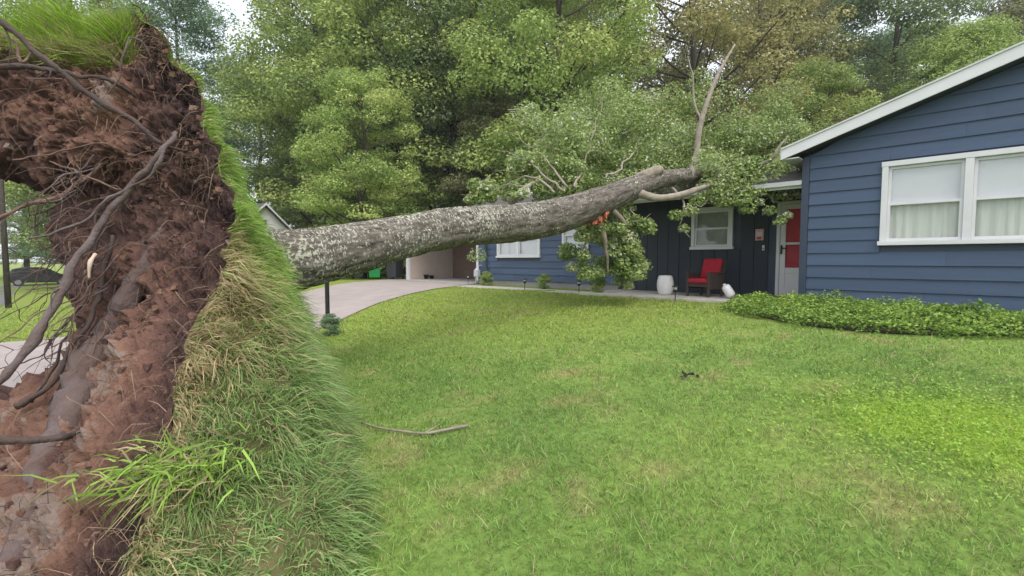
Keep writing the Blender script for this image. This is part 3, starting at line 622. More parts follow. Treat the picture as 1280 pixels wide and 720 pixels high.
def tree_meshes(name, seed, H, hb, Rr, nclump, nleaf, lsize, cr=(.9, 1.7), flat=.5, shape='round'):
    global rng
    keep = rng; rng = np.random.default_rng(seed)
    cen = []
    while len(cen) < nclump:
        h = rng.uniform(0, 1); z = hb + (H - hb) * h
        rad = {'round': math.sin(math.pi * min(.98, .12 + .86 * h)) ** .6, 'cone': 1.05 - .9 * h, 'tall': (math.sin(math.pi * (.18 + .8 * h))) ** .45}[shape] * Rr
        q = rng.uniform(.15, 1) ** .5; a = rng.uniform(0, 2 * math.pi)
        cen.append((math.cos(a) * rad * q, math.sin(a) * rad * q, z))
    cen = np.array(cen); rad = rng.uniform(cr[0], cr[1], nclump)
    C, Nn, var = clump_leaves(cen, rad, [int(nleaf * (r / np.mean(cr)) ** 2) for r in rad], flat)
    crown = leaf_mesh(name + '_crown', C, Nn, rng.uniform(.7, 1.3, len(C)) * lsize, var)
    tr = MB(); wob = rng.normal(0, .18, (7, 2)); wob[0] = 0; zs = np.linspace(-.3, H * .92, 7)
    tp = np.array([(w[0], w[1], z) for w, z in zip(wob, zs)]); r0 = .022 * H * .62
    tr.tube(spline(tp, 18), np.linspace(r0 * 1.25, .05, 18) , 10)
    for i in rng.choice(nclump, min(nclump, 34), replace=False):
        c = cen[i]; zb = max(hb * .55, c[2] - .45 * math.hypot(c[0], c[1]) - .8); k = (zb + .3) / (H * .92 + .3)
        s = np.array([np.interp(zb, zs, wob[:, 0]), np.interp(zb, zs, wob[:, 1]), zb]); mid = s * .5 + c * .5 + np.array([0, 0, -.15]) + rng.normal(0, .15, 3)
        rr = r0 * (1 - k) * .42 + .03
        tr.tube(spline([s, mid, c], 7), np.linspace(rr, .02, 7), 6, False)
    rng = keep
    return tr.mesh(name + '_trunk', True), crown
KIND = {
 'broad': tree_meshes('broad', 3, 19, 2.2, 5.6, 175, 470, .165, (.95, 1.8), .46),
 'tall': tree_meshes('tall', 5, 22, 3.0, 5.0, 175, 450, .165, (.95, 1.75), .5, 'tall'),
 'dense': tree_meshes('dense', 8, 16, .8, 4.6, 150, 430, .16, (.85, 1.6), .45, 'tall'),
 'airy': tree_meshes('airy', 13, 20, 4.0, 5.2, 130, 240, .16, (.7, 1.4), .5),
 'conifer': tree_meshes('conifer', 17, 17, 1.0, 4.2, 150, 260, .15, (.7, 1.3), .35, 'cone'),
 'bush': tree_meshes('bush', 19, 5.5, .3, 2.6, 60, 190, .2, (.6, 1.0), .6),
}
def tree(kind, leaf, px_, Z, rz, s, label, name='tree', group='trees behind the house', sz=None, dz=0):
    P = at(px_, 325, Z); t = thing(name, label, 'tree', gpt(P[0], P[1], dz), rz, group); t.scale = (s, s, sz or s)
    tm, cm = KIND[kind]; o = link('trunk', tm, None, t)
    if not tm.materials: tm.materials.append(m_bark)
    c = bpy.data.objects.new('crown', cm); COL.objects.link(c); c.parent = t; c['kind'] = 'stuff'
    if not cm.materials: cm.materials.append(LEAF[leaf])
    c.material_slots[0].link = 'OBJECT'; c.material_slots[0].material = LEAF[leaf]
    return t
T = tree
T('tall', 'blue', 232, 36, .3, 1.0, 'dark blue-green tree rising behind the uprooted turf edge')
T('broad', 'blue', 150, 44, 1.9, .95, 'blue-green tree behind the root plate, farther back at the left')
T('tall', 'maple', 405, 33, 1.1, 1.1, 'tall mid-green maple right of the sky gap')
T('broad', 'maple', 500, 30, 2.3, 1.15, 'large spreading maple above the middle of the trunk')
T('dense', 'bright', 455, 23.5, .6, .62, 'low bright-green maple just above the leaning trunk')
T('tall', 'dark', 575, 31, 4.0, 1.1, 'dark-leaved tall tree with its stem showing, centre of the wood')
T('conifer', 'olive', 612, 26, .2, .72, 'dull olive conifer in the shade left of the broken crown')
T('tall', 'bright', 690, 25, 5.1, .95, 'bright yellow-green tree right of the dark central tree')
T('broad', 'maple', 640, 36, 3.3, 1.2, 'mid-green tree behind the dull olive conifer')
T('airy', 'yellow', 860, 27, 2.0, 1.05, 'thin yellowing tree with sky showing through, above the porch')
T('airy', 'yellow', 940, 33, 4.4, 1.1, 'second thin yellowing tree, farther right and farther back')
T('airy', 'olive', 780, 33, .9, 1.15, 'thin olive-green tree between the bright and the yellowing trees')
T('dense', 'maple', 1010, 27, 1.5, .72, 'rounded green tree peeking over the main roof beside the gable')
T('tall', 'dark', 1105, 33, 2.8, 1.0, 'dark tree high above the gable roof')
T('broad', 'bright', 1190, 27, 3.9, .72, 'bright green tree just above the sloping white rake board')
T('broad', 'olive', 1275, 33, .4, 1.0, 'olive-green tree at the top right corner')
T('tall', 'blue', 1020, 42, 5.5, 1.15, 'blue-green far tree behind the yellowing trees')
T('broad', 'dark', 330, 46, 4.7, 1.0, 'dark far tree behind the white house')
T('broad', 'dark', 430, 42, .7, 1.1, 'dark far tree behind the tall maple')
T('tall', 'dark', 735, 44, 3.6, 1.15, 'dark far tree left of the sky holes')
T('dense', 'dark', 540, 35, 2.6, 1.0, 'dark undergrowth tree under the large maple')
T('dense', 'dark', 402, 37, 1.3, .7, 'dark low tree right of the white house')
T('broad', 'maple', 30, 60, 2.2, 1.0, 'far green tree beyond the parked car')
T('tall', 'maple', -60, 52, 3.2, 1.0, 'far green tree at the left edge past the roots')
T('broad', 'blue', 95, 58, 5.2, 1.0, 'far blue-green tree right of the parked car')
T('broad', 'olive', 905, 41, 2.9, 1.1, 'far olive tree behind the thin yellowing tree')
T('tall', 'yellow', 985, 37, 1.0, 1.0, 'yellow-brown tree left of the dark tree above the gable')
T('dense', 'olive', 830, 38, 4.1, .95, 'olive understorey tree behind the upright broken limb')
T('broad', 'maple', 1130, 42, 5.0, 1.1, 'green far tree behind the dark tree above the gable')
T('tall', 'maple', 105, 38, 3.4, 1.2, 'green tree right behind the top of the root plate')
T('broad', 'maple', 460, 40, 1.4, 1.2, 'far maple filling the wood left of the dark central tree')
T('bush', 'maple', 482, 24.5, 1.0, .34, 'small green bush behind the bins', 'bush', 'bushes')
T('bush', 'bright', 608, 16.9, 2.0, .09, 'small green shrub under the utility meter', 'bush', 'bushes')
T('bush', 'bright', 680, 14.9, 3.0, .085, 'tiny shrub at the wall below the wide window', 'bush', 'bushes')
T('bush', 'blue', 412, 8.6, .4, .07, 'small grey-green tuft at the foot of the black post', 'bush', 'bushes')
T('bush', 'bright', 748, 12.5, 4.0, .07, 'tiny shrub on the walk under the hanging branch', 'bush', 'bushes')

# ------------------------------------------------------------------ the fallen tree
FB = np.array([-2.6, 4.6, 0.0])
ft = thing('fallen_tree', 'uprooted tree with its root plate upright and trunk leaning on the roof', 'tree', FB)
def rel(P): return np.asarray(P, float) - FB
# trunk
TP = [(236, 343, 5.13, .68), (300, 337, 5.45, .58), (345, 330, 5.68, .44), (371, 325.5, 5.8, .372), (405, 319.5, 6.05, .352), (442, 312, 6.3, .335), (499, 298.5, 6.75, .30), (555, 287, 7.3, .298), (605, 281, 7.8, .305),
      (653, 277.5, 8.3, .31), (706, 267, 8.85, .305), (743, 254, 9.3, .28), (769, 244, 9.65, .25), (804, 230, 10.1, .215), (830, 223.5, 10.4, .18), (858, 220, 10.8, .165), (885, 216, 11.2, .13), (915, 210, 11.6, .08)]
ctr = spline(np.array([np.append(at(x, y, z), r) for x, y, z, r in TP]), 240); SEG = 72
Pt, Rt = ctr[:, :3], ctr[:, 3]; S = np.concatenate([[0], np.cumsum(np.linalg.norm(np.diff(Pt, axis=0), axis=1))])
Tn = nrm(np.gradient(Pt, axis=0)); up = np.array([0, 0, 1.]); n1 = nrm(np.cross(Tn, up)); n2 = np.cross(n1, Tn)
th = np.linspace(0, 2 * math.pi, SEG, endpoint=False)
bark = np.stack([np.cos(th)[None] * Rt[:, None], np.sin(th)[None] * Rt[:, None], np.repeat(S[:, None], SEG, 1)], -1)
rid = np.abs(fbm(bark * np.array([11, 11, 3.6]), 3, 40)) * .055 - .012 + fbm(bark * np.array([2, 2, .9]), 2, 50) * .03
rid *= np.clip(Rt / .3, .2, 1)[:, None]
dirv = np.cos(th)[None, :, None] * n1[:, None] + np.sin(th)[None, :, None] * n2[:, None]
V = Pt[:, None] + dirv * (Rt[:, None] - .01 - rid + .012)[..., None]
I = np.arange(240 * SEG).reshape(240, SEG); F = np.stack([I[:-1], np.roll(I, -1, 1)[:-1], np.roll(I, -1, 1)[1:], I[1:]], -1).reshape(-1, 4)
me = fast_mesh('trunk', rel(V).reshape(-1, 3), F, True); attr(me, 'bark', bark.reshape(-1, 3), 'FLOAT_VECTOR')
lich = (.055 * (1 - sstep(2.6, 6.2, S)) - .035)[:, None] + .022 * np.sin(th)[None]
attr(me, 'lichen', lich.reshape(-1)); link('trunk', me, m_lichen, ft)
# limbs: (pixel x, y, Z, radius)
def limb(pts, mat=m_limb, name='limb', seg=10, n=26, wob=.012):
    q = spline(np.array([np.append(at(x, y, z), r) for x, y, z, r in pts]), n); w = np.stack([fbm(q[:, :3] * 3 + k * 7, 2, 60 + k) for k in range(3)], -1) * wob * 2.5
    return MB().tube(rel(q[:, :3] + w), np.maximum(q[:, 3] * (1 + .12 * fbm(q[:, :3] * 9, 2, 70)), .003), seg).build(name, mat, ft, True)
limb([(858, 224, 10.75, .11), (868, 205, 10.8, .08), (873, 170, 10.8, .066), (880, 140, 10.85, .056), (893, 105, 10.9, .045), (906, 78, 11, .034), (918, 56, 11.1, .02)])
limb([(876, 150, 10.85, .03), (868, 125, 10.9, .022), (866, 95, 11, .015), (860, 70, 11.1, .008)])
limb([(790, 238, 9.9, .12), (808, 244, 9.75, .085), (828, 247, 9.7, .07), (852, 244, 9.75, .065), (872, 237, 9.8, .055), (890, 231, 9.9, .035)])
limb([(798, 226, 10.1, .16), (814, 217, 10.1, .115), (826, 212, 10.1, .095)], m_limb, 'broken_stub')
limb([(826, 212, 10.095, .093), (828, 211, 10.095, .07)], m_cut, 'broken_stub_face', n=4, wob=0)
limb([(930, 216, 10.6, .05), (950, 207, 10.2, .04), (965, 200, 9.9, .035), (974, 184, 9.8, .025), (985, 170, 9.8, .012)])
limb([(885, 217, 11.1, .1), (920, 218, 10.9, .06), (945, 214, 10.6, .05), (975, 205, 10.4, .03)])
limb([(640, 252, 8.6, .09), (655, 238, 9.2, .06), (668, 228, 9.8, .035), (690, 222, 10.4, .02)])
for q in ([(690, 240, 9.2, .05), (665, 222, 9.6, .035), (640, 228, 9.8, .022), (612, 240, 9.9, .012)], [(700, 238, 9.3, .05), (670, 212, 9.8, .03), (640, 196, 10, .02), (618, 185, 10.2, .01)],
          [(705, 236, 9.3, .05), (680, 200, 10, .03), (655, 176, 10.4, .018), (628, 165, 10.6, .008)], [(655, 238, 9.3, .035), (630, 232, 9.5, .024), (600, 246, 9.6, .012), (575, 244, 9.6, .006)],
          [(720, 232, 9.5, .05), (735, 200, 10.3, .035), (742, 160, 11, .02), (760, 120, 11.4, .01)], [(665, 205, 9.9, .02), (650, 215, 10, .015), (622, 218, 10, .007)],
          [(760, 225, 9.9, .045), (790, 190, 11, .03), (815, 150, 11.8, .018), (835, 115, 12.3, .01)]):
    limb([(x, y, z, r * .5) for x, y, z, r in q], m_limb, 'branch', 8, 20, .05)
for q in ([(745, 268, 9.2, .08), (752, 285, 9.3, .055), (758, 315, 9.5, .035), (762, 345, 9.7, .015)], [(752, 285, 9.3, .045), (735, 300, 9.5, .03), (718, 325, 9.7, .015)], [(765, 262, 9.5, .06), (785, 285, 9.7, .04), (800, 315, 9.9, .02)],
          [(840, 236, 10.1, .03), (855, 255, 9.8, .02), (850, 280, 9.7, .01)], [(925, 225, 10.6, .03), (932, 245, 10.0, .02), (928, 262, 9.8, .01)]):
    limb(q, m_limb, 'branch', 8, 18, .02)
# torn wood on the underside
tp = MB()
for k in range(16):
    x0 = 736 + 23 * k / 15; y0 = 280.5 - (k / 15) ** 1.6 * 11 + random.uniform(-1, 1); a_ = at(x0, y0 - 3, 9.3); b_ = at(x0 + random.uniform(-3, 4), y0 + random.uniform(.5, 5) * math.sin(math.pi * (k + 1) / 17), 9.1)
    tp.tube(rel([a_, (a_ + b_) / 2 + rng.normal(0, .008, 3), b_]), [.05, .034, .006], 5)
tp.build('torn_wood', m_torn, ft)
# leaves of the broken crown: (x, y, Z, radius, leaves)
CL = []
def area(x0, x1, y0, y1, z0, z1, n, r, k, keep=None):
    c = 0
    while c < n:
        x, y, z = random.uniform(x0, x1), random.uniform(y0, y1), random.uniform(z0, z1)
        if keep and not keep(x, y): continue
        CL.append((x, y, z, random.uniform(*r), k)); c += 1
area(690, 1000, 150, 226, 11.2, 14, 84, (.35, .7), 190, lambda x, y: y > 150 + .0 * x and y < 232 - max(0, (x - 930)) * .3)
area(720, 1000, 95, 175, 12, 14.5, 40, (.35, .65), 140)
area(880, 945, 200, 232, 10.3, 11.2, 14, (.22, .4), 120)
area(810, 880, 190, 212, 11.3, 12, 8, (.22, .4), 120)
area(888, 950, 225, 250, 9.6, 10.1, 8, (.16, .28), 80)
area(640, 720, 190, 245, 9.8, 11.2, 24, (.22, .42), 130)
area(645, 720, 140, 215, 10.2, 12, 12, (.25, .45), 110)
area(700, 800, 222, 245, 10.2, 11.3, 12, (.25, .42), 150, lambda x, y: y < 262 - .28 * (x - 660))
area(885, 985, 195, 240, 9.7, 11, 16, (.22, .4), 140)
for x, y, z, r, k in ((905, 250, 9.8, .2, 90), (935, 258, 9.7, .2, 90), (930, 243, 9.8, .25, 120), (845, 268, 9.7, .16, 60), (855, 285, 9.7, .12, 40), (862, 262, 9.75, .18, 70), (962, 262, 9.6, .14, 45), (975, 275, 9.5, .13, 45), (950, 252, 9.6, .1, 30), (985, 268, 9.45, .1, 30), (872, 250, 9.8, .18, 70)):
    CL.append((x, y, z, r, k))

area(705, 815, 258, 350, 9.3, 10.6, 64, (.13, .24), 75, lambda x, y: abs(x - 762) < 56 - max(0, y - 322) * .75 and y > 258 + max(0, 745 - x) * 1.0)
area(745, 800, 300, 360, 9.4, 10.0, 12, (.10, .18), 45)
area(585, 665, 226, 250, 9.4, 10.6, 18, (.10, .2), 55, lambda x, y: y < 258 - .2 * (x - 585))
CL.append((655, 240, 8.55, .14, 70)); CL.append((642, 243, 8.5, .1, 40)); CL.append((596, 318, 16.4, .35, 110))
cen = np.array([at(x, y, z) for x, y, z, r, k in CL])
C, Nn, var = clump_leaves(cen, [c[3] for c in CL], [int(c[4] * 3.0) for c in CL], .75, .5)
var = np.clip(var + (rng.uniform(size=len(var)) < .12) * .25, 0, 1)
me = leaf_mesh('foliage', rel(C), Nn, rng.uniform(.04, .088, len(C)), var, .62)
o = link('foliage', me, m_fallen, ft); o['kind'] = 'stuff'
# twigs inside that foliage
tw = MB()
for i, c in enumerate(cen):
    if i % 2: continue
    a = c + rng.normal(0, .1, 3); b = c + np.array([rng.uniform(-.5, .2), rng.uniform(-.6, .1), rng.uniform(-.35, .15)]) * CL[i][3] * 2.2
    tw.tube(rel(spline([b, (a + b) / 2 + rng.normal(0, .05, 3), a], 5)), [.016, .013, .01, .007, .004], 5, False)
o = tw.build('twigs', m_limb, ft, True); o['kind'] = 'stuff'

# root ball: rings of (E, S1, S2, L, B, F) on the soil side and (E, G0, G1, G2, F) on the turf side
RING = [
 (-.12, [(-1.55, 1.65), (-2.1, 1.8), (-2.95, 2.3), (-3.7, 3.3), (-4.2, 6.0), (-3.0, 7.25)], [(-.62, 1.9), (-1.22, 3.7), (-1.98, 5.3)]),
 (.10, [(-1.62, 1.9), (-2.15, 2.05), (-2.95, 2.5), (-4.1, 3.3), (-4.4, 6.0), (-3.05, 7.2)], [(-.86, 2.15), (-1.33, 3.7), (-2.04, 5.3)]),
 (.42, [(-1.80, 2.35), (-2.3, 2.5), (-3.0, 2.85), (-4.0, 3.5), (-4.2, 6.0), (-3.1, 7.1)], [(-1.25, 2.7), (-1.58, 3.85), (-2.2, 5.35)]),
 (.9, [(-1.93, 2.85), (-2.35, 3.05), (-2.85, 3.4), (-3.5, 3.8), (-3.9, 5.6), (-3.2, 6.9)], [(-1.6, 3.35), (-1.95, 4.25), (-2.5, 5.5)]),
 (1.5, [(-2.0, 3.40), (-2.45, 3.45), (-2.95, 3.7), (-3.8, 4.1), (-4.0, 5.4), (-3.3, 6.7)], [(-2.02, 3.95), (-2.38, 4.7), (-2.85, 5.65)]),
 (2.08, [(-2.14, 3.65), (-2.65, 3.68), (-3.15, 3.85), (-3.98, 4.2), (-4.2, 5.3), (-3.4, 6.4)], [(-2.40, 4.15), (-2.72, 4.85), (-3.05, 5.65)]),
 (2.36, [(-2.28, 3.72), (-2.9, 3.66), (-3.6, 3.62), (-4.6, 3.7), (-4.8, 4.9), (-3.5, 6.2)], [(-2.56, 4.18), (-2.87, 4.85), (-3.17, 5.5)]),
 (2.8, [(-2.45, 3.8), (-3.1, 3.68), (-3.85, 3.55), (-4.8, 3.55), (-4.9, 4.8), (-3.6, 5.9)], [(-2.80, 4.25), (-3.12, 4.8), (-3.37, 5.4)]),
 (3.1, [(-2.64, 3.85), (-3.25, 3.78), (-3.9, 3.58), (-4.8, 3.5), (-4.9, 4.7), (-3.6, 5.6)], [(-2.97, 4.25), (-3.24, 4.7), (-3.47, 5.2)]),
 (3.30, [(-2.80, 3.88), (-3.2, 3.9), (-3.7, 4.05), (-4.4, 4.3), (-4.5, 4.8), (-3.6, 5.3)], [(-3.03, 4.2), (-3.22, 4.6), (-3.42, 5.0)]),
 (3.52, [(-2.94, 3.9), (-3.07, 3.92), (-3.22, 4.05), (-3.36, 4.3), (-3.4, 4.5), (-3.36, 4.65)], [(-3.08, 4.05), (-3.2, 4.25), (-3.28, 4.45)]),
]
NV = 280
zz = spline(np.array([[r[0]] for r in RING]), NV)[:, 0]
SO = spline(np.array([r[1] for r in RING]), NV); GR = spline(np.array([[r[1][0]] + r[2] + [r[1][-1]] for r in RING]), NV)
def around(A, n):
    q = np.transpose(A, (1, 0, 2)); return np.transpose(spline(q, n), (1, 0, 2))
NS, NG = 440, 110
so_ = around(SO, NS); gr_ = around(GR, NG)
def surf(P2): return np.concatenate([P2, np.repeat(zz[:, None], P2.shape[1], 1)[..., None]], -1)
Ps, Pg = surf(so_), surf(gr_)
def vnorm(P):
    return nrm(np.cross(np.gradient(P, axis=1), np.gradient(P, axis=0)))
Ns, Ng = vnorm(Ps), vnorm(Pg)
cen0 = np.array([-3.2, 4.6, 1.6])
if np.sum(Ns * (Ps - cen0)) < 0: Ns = -Ns
if np.sum(Ng * (Pg - cen0)) < 0: Ng = -Ng
rag = np.stack([fbm(np.stack([zz * 5.5, zz * 0 + 3 * k, zz * 0], -1), 3, 300 + k) for k in range(3)], -1) * np.array([.11, .08, .05]) * sstep(.1, .6, zz)[:, None]
Ps = Ps + rag[:, None] * np.exp(-np.arange(NS) / 14)[None, :, None]; Pg = Pg + rag[:, None] * np.exp(-np.arange(NG) / 5)[None, :, None]
edge = np.minimum(np.linspace(0, 1, NS) * 14, 1)[None] * np.ones((NV, 1))
big = fbm(Ps * 2.2, 3, 80); mid = fbm(Ps * 6.5, 4, 90, .6); fine = fbm(Ps * 22, 4, 99, .7)
disp = .20 * big + .15 * mid + .085 * fine + .06 * (np.abs(fbm(Ps * 9, 3, 120, .7)) - .2)
Psd = Ps + Ns * ((disp - .05) * (.25 + .75 * edge))[..., None]
I = np.arange(NV * NS).reshape(NV, NS); F = np.stack([I[:-1, :-1], I[:-1, 1:], I[1:, 1:], I[1:, :-1]], -1).reshape(-1, 4)
F_soil = F; me = fast_mesh('root_ball', rel(Psd).reshape(-1, 3), F, True)
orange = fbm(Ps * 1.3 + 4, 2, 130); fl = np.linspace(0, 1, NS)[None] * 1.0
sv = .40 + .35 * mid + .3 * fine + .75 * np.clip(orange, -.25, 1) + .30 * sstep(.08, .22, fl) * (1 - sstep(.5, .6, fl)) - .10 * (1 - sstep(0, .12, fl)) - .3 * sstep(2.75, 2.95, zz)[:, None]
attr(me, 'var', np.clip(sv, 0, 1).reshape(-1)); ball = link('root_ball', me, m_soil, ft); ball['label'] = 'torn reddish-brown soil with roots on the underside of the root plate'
# loose clods and stones stuck to the face
m = MB()
for _ in range(900):
    i, j = rng.integers(8, NV - 8), rng.integers(3, int(NS * .6)); r = rng.uniform(.006, .028); c = Psd[i, j] + Ns[i, j] * r * .1
    d = nrm(rng.normal(size=(8, 3))) * r * rng.uniform(.6, 1.2, (8, 1)); b = np.array([(-1, -1, -1), (1, -1, -1), (1, 1, -1), (-1, 1, -1), (-1, -1, 1), (1, -1, 1), (1, 1, 1), (-1, 1, 1)]) * r * .62
    m.add(rel(c + b + d * .35), [(0, 3, 2, 1), (4, 5, 6, 7), (0, 1, 5, 4), (1, 2, 6, 5), (2, 3, 7, 6), (3, 0, 4, 7)])
me = m.mesh('clods', False); attr(me, 'var', np.repeat(rng.uniform(.3, 1.0, 900), 8)); o = link('clods', me, m_soil, ball); o['kind'] = 'stuff'
# turf side sheet
I = np.arange(NV * NG).reshape(NV, NG); F = np.stack([I[:-1, :-1], I[1:, :-1], I[1:, 1:], I[:-1, 1:]], -1).reshape(-1, 4)
Pgd = Pg + Ng * (.06 * fbm(Pg * 3, 3, 140) * np.minimum(np.linspace(0, 1, NG) * 10, 1)[None])[..., None]
m_turf = M('turf_thatch', (.075, .085, .025), (.14, .11, .055), 9, .95, .6, 60)
turf = link('turf_sheet', fast_mesh('turf_sheet', rel(Pgd).reshape(-1, 3), F, True), m_turf, ball)

def blades(P, D, L, Wd, tint, bend):
    """curved grass blades: five points, three faces stored as a quad and a triangle pair"""
    n = len(P); D = nrm(D); side = nrm(np.cross(D, rng.normal(size=(n, 3)))); L = L[:, None]; Wd = Wd[:, None]; bend = np.asarray(bend)
    q1 = P + D * L * .5 + bend * L * .14; q2 = P + D * L * .92 + bend * L * .5
    V = np.stack([P - side * Wd * .5, P + side * Wd * .5, q1 + side * Wd * .42, q1 - side * Wd * .42, q2], 1).reshape(-1, 3)
    b = np.arange(n)[:, None] * 5
    F = np.concatenate([b + np.array([0, 1, 2]), b + np.array([0, 2, 3]), b + np.array([3, 2, 4])], 0)
    t = np.repeat(tint, 5, 0); k = np.tile(np.array([.75, .75, 1, 1, 1.12]), n)[:, None]
    return V, F, np.concatenate([t, np.ones((len(t), 1))], 1)
def grass_obj(name, V, F, t, parent=None):
    me = fast_mesh(name, V, F, True); attr(me, 'tint', t, 'FLOAT_COLOR'); o = link(name, me, m_grass, parent); o['kind'] = 'stuff'; return o
# turf grass hanging on the plate
nb_ = 60000
wts = np.exp(-np.linspace(0, 1, NG) * 1.6); j = rng.choice(NG - 1, nb_, p=(wts / wts.sum())[:NG - 1] / (wts / wts.sum())[:NG - 1].sum()); hgt = np.linspace(1.25, .75, NV - 4); i = rng.choice(NV - 4, nb_, p=hgt / hgt.sum())
u, v = rng.uniform(size=(2, nb_, 1)); P = Pgd[i, j] * (1 - u) * (1 - v) + Pgd[i, j + 1] * u * (1 - v) + Pgd[i + 1, j] * (1 - u) * v + Pgd[i + 1, j + 1] * u * v
nn = Ng[i, j]; z = P[:, 2]; low = 1 - sstep(.7, 1.7, z)
D = nn + rng.normal(0, .38, (nb_, 3)) + np.stack([.25 * low, -.3 * low, .25 * (1 - low)], -1)
cl_ = np.stack([fbm(P * 6.5, 2, 310 + k) for k in range(3)], -1); D = D + cl_ * 1.5 + (np.array([.55, .25, .0]) * np.exp(-(j / NG) * 9)[:, None])
L = rng.uniform(.07, .20, nb_) * (1 + .2 * low) * np.clip(1 + 1.3 * fbm(P * 5, 2, 320), .35, 1.9) * (1 - .35 * sstep(1.6, 2.6, z)) * (1 - .8 * sstep(2.8, 3.25, z)); jj = j / NG
straw = (rng.uniform(size=nb_) < (1 - .72 * sstep(1.5, 1.9, z)) * np.clip(.7 * np.exp(-jj * 18) + .07 + .8 * np.exp(-((z - 1.15) / .42) ** 2) * np.exp(-jj * 4.5), 0, .88))
gr1 = np.array([.21, .36, .06]); gr2 = np.array([.29, .46, .08]); bl = np.array([.23, .33, .14]); stc = np.array([.52, .43, .24])
n_ = fbm(P * 1.7, 2, 150)[:, None] * .5 + .5; w_ = np.clip(low[:, None] * .9 + rng.normal(0, .12, (nb_, 1)), 0, 1)
tint = (gr1 * n_ + gr2 * (1 - n_)) * (1 - w_ * .8) + bl * w_ * .8; tint = np.where(straw[:, None], stc * rng.uniform(.6, 1.15, (nb_, 1)), tint * rng.uniform(.7, 1.25, (nb_, 1)))
bend = np.stack([.15 + 0 * z, -.1 + 0 * z, -.9 + 0 * z], -1) + rng.normal(0, .25, (nb_, 3))
Vt, Ft, tt = blades(P, D, L, rng.uniform(.004, .009, nb_), tint, bend)
grass_obj('turf_grass', rel(Vt), Ft, tt, ball)
# grass on the overhanging top rim
iz0 = int(np.argmin(abs(zz - 3.05))); iz1 = int(np.argmin(abs(zz - 3.34))); n2_ = 9000
i = rng.integers(iz0, iz1, n2_); j = rng.integers(int(NS * .13), int(NS * .75), n2_); P = Psd[i, j] + rng.normal(0, .012, (n2_, 3))
D = np.array([0, -.25, 1.]) + rng.normal(0, .42, (n2_, 3)); rim = (P[:, 2] < 3.12)
bend = np.stack([rng.normal(0, .3, n2_), -.35 + rng.normal(0, .3, n2_), np.where(rim, -.95, -.45)], -1)
tint = np.array([.30, .46, .06]) * rng.uniform(.6, 1.25, (n2_, 1)); tint = np.where((rng.uniform(size=n2_) < np.where(rim, .5, .12))[:, None], stc * rng.uniform(.5, 1, (n2_, 1)), tint)
Vt, Ft, tt = blades(P, D, rng.uniform(.18, .40, n2_), rng.uniform(.005, .010, n2_), tint, bend)
grass_obj('rim_grass', rel(Vt), Ft, tt, ball)
# a bright tuft with broad blades low on the plate
n3 = 420; c = at(225, 585, 2.35); P = c + rng.normal(0, 1, (n3, 3)) * np.array([.16, .10, .05]); D = np.array([-.2, -.55, .5]) + rng.normal(0, .5, (n3, 3)); tint = np.array([.28, .44, .08]) * rng.uniform(.6, 1.3, (n3, 1))
tint = np.where((rng.uniform(size=n3) < .2)[:, None], stc * rng.uniform(.6, 1.1, (n3, 1)), tint)
Vt, Ft, tt = blades(P, D, rng.uniform(.08, .24, n3), rng.uniform(.006, .013, n3), tint, np.stack([rng.normal(0, .4, n3), rng.normal(-.2, .3, n3), -.7 + 0 * rng.normal(0, .2, n3)], -1))
grass_obj('grass_tuft', rel(Vt), Ft, tt, ball)
# roots: pixel x, y, Z (or None and an offset: lie on the soil face), radius in pixels
from mathutils.bvhtree import BVHTree
_fi = F_soil
BV = BVHTree.FromPolygons([tuple(p) for p in Psd.reshape(-1, 3)], [tuple(int(k) for k in f) for f in _fi])
def onsoil(x, y, off, fallback=3.0):
    d = at(x, y, 1.0) - np.array([0, 0, EYE]); h = BV.ray_cast(Vector((0, 0, EYE)), Vector(tuple(d)))
    return (h[0].y if h[0] is not None else fallback) + off
def root(pts, mat, name='root', seg=10, n=48, wob=.055, label=None, r0_=True):
    pts = [(x, y, onsoil(x, y, z[0], z[1]) if isinstance(z, tuple) else z, r) for x, y, z, r in pts]
    q = spline(np.array([np.append(at(x, y, z), r * .5 * z / 600) for x, y, z, r in pts]), n)
    w = np.stack([fbm(q[:, :3] * 4 + k * 9, 3, 160 + k) for k in range(3)], -1) * wob
    mb = MB().tube(rel(q[:, :3] + w), np.maximum(q[:, 3] * (1 + .45 * fbm(q[:, :3] * 11, 3, 170)), .002), seg)
    v_ = np.array(mb.v); c_ = rel(q[:, :3] + w)[np.minimum(np.arange(len(v_)) // seg, len(q) - 1)]; k_ = fbm(v_ * np.array([26, 26, 26]), 3, 175)[:, None]
    mb.v = [tuple(p) for p in c_ + (v_ - c_) * (1 + .55 * k_)]
    if r0_ and len(pts) > 3:                       # side rootlets forking off
        for _ in range(int(rng.integers(1, 4))):
            a_ = int(rng.integers(4, len(q) - 3)); b_ = rel(q[a_, :3] + w[a_]); d_ = nrm(rng.normal(0, 1, 3) + np.array([-.3, -.2, -.5])); l_ = rng.uniform(.08, .3)
            mb.tube(spline([b_, b_ + d_ * l_ * .5 + rng.normal(0, .02, 3), b_ + d_ * l_ + np.array([0, 0, -.06])], 8), np.linspace(max(.003, q[a_, 3] * .4), .001, 8), 6, False)
    o = mb.build(name, mat, ball, True)
    if label: o['label'] = label
    return o
root([(-60, -10, 2.95, 7), (0, 28, 3.05, 7.5), (40, 62, 3.1, 7), (100, 108, 3.2, 7), (150, 140, 3.3, 7), (180, 163, 3.35, 6.5), (205, 184, 3.45, 5), (235, 190, 3.6, 3)], m_rootdark, label='long dark root slanting across the upper soil face')
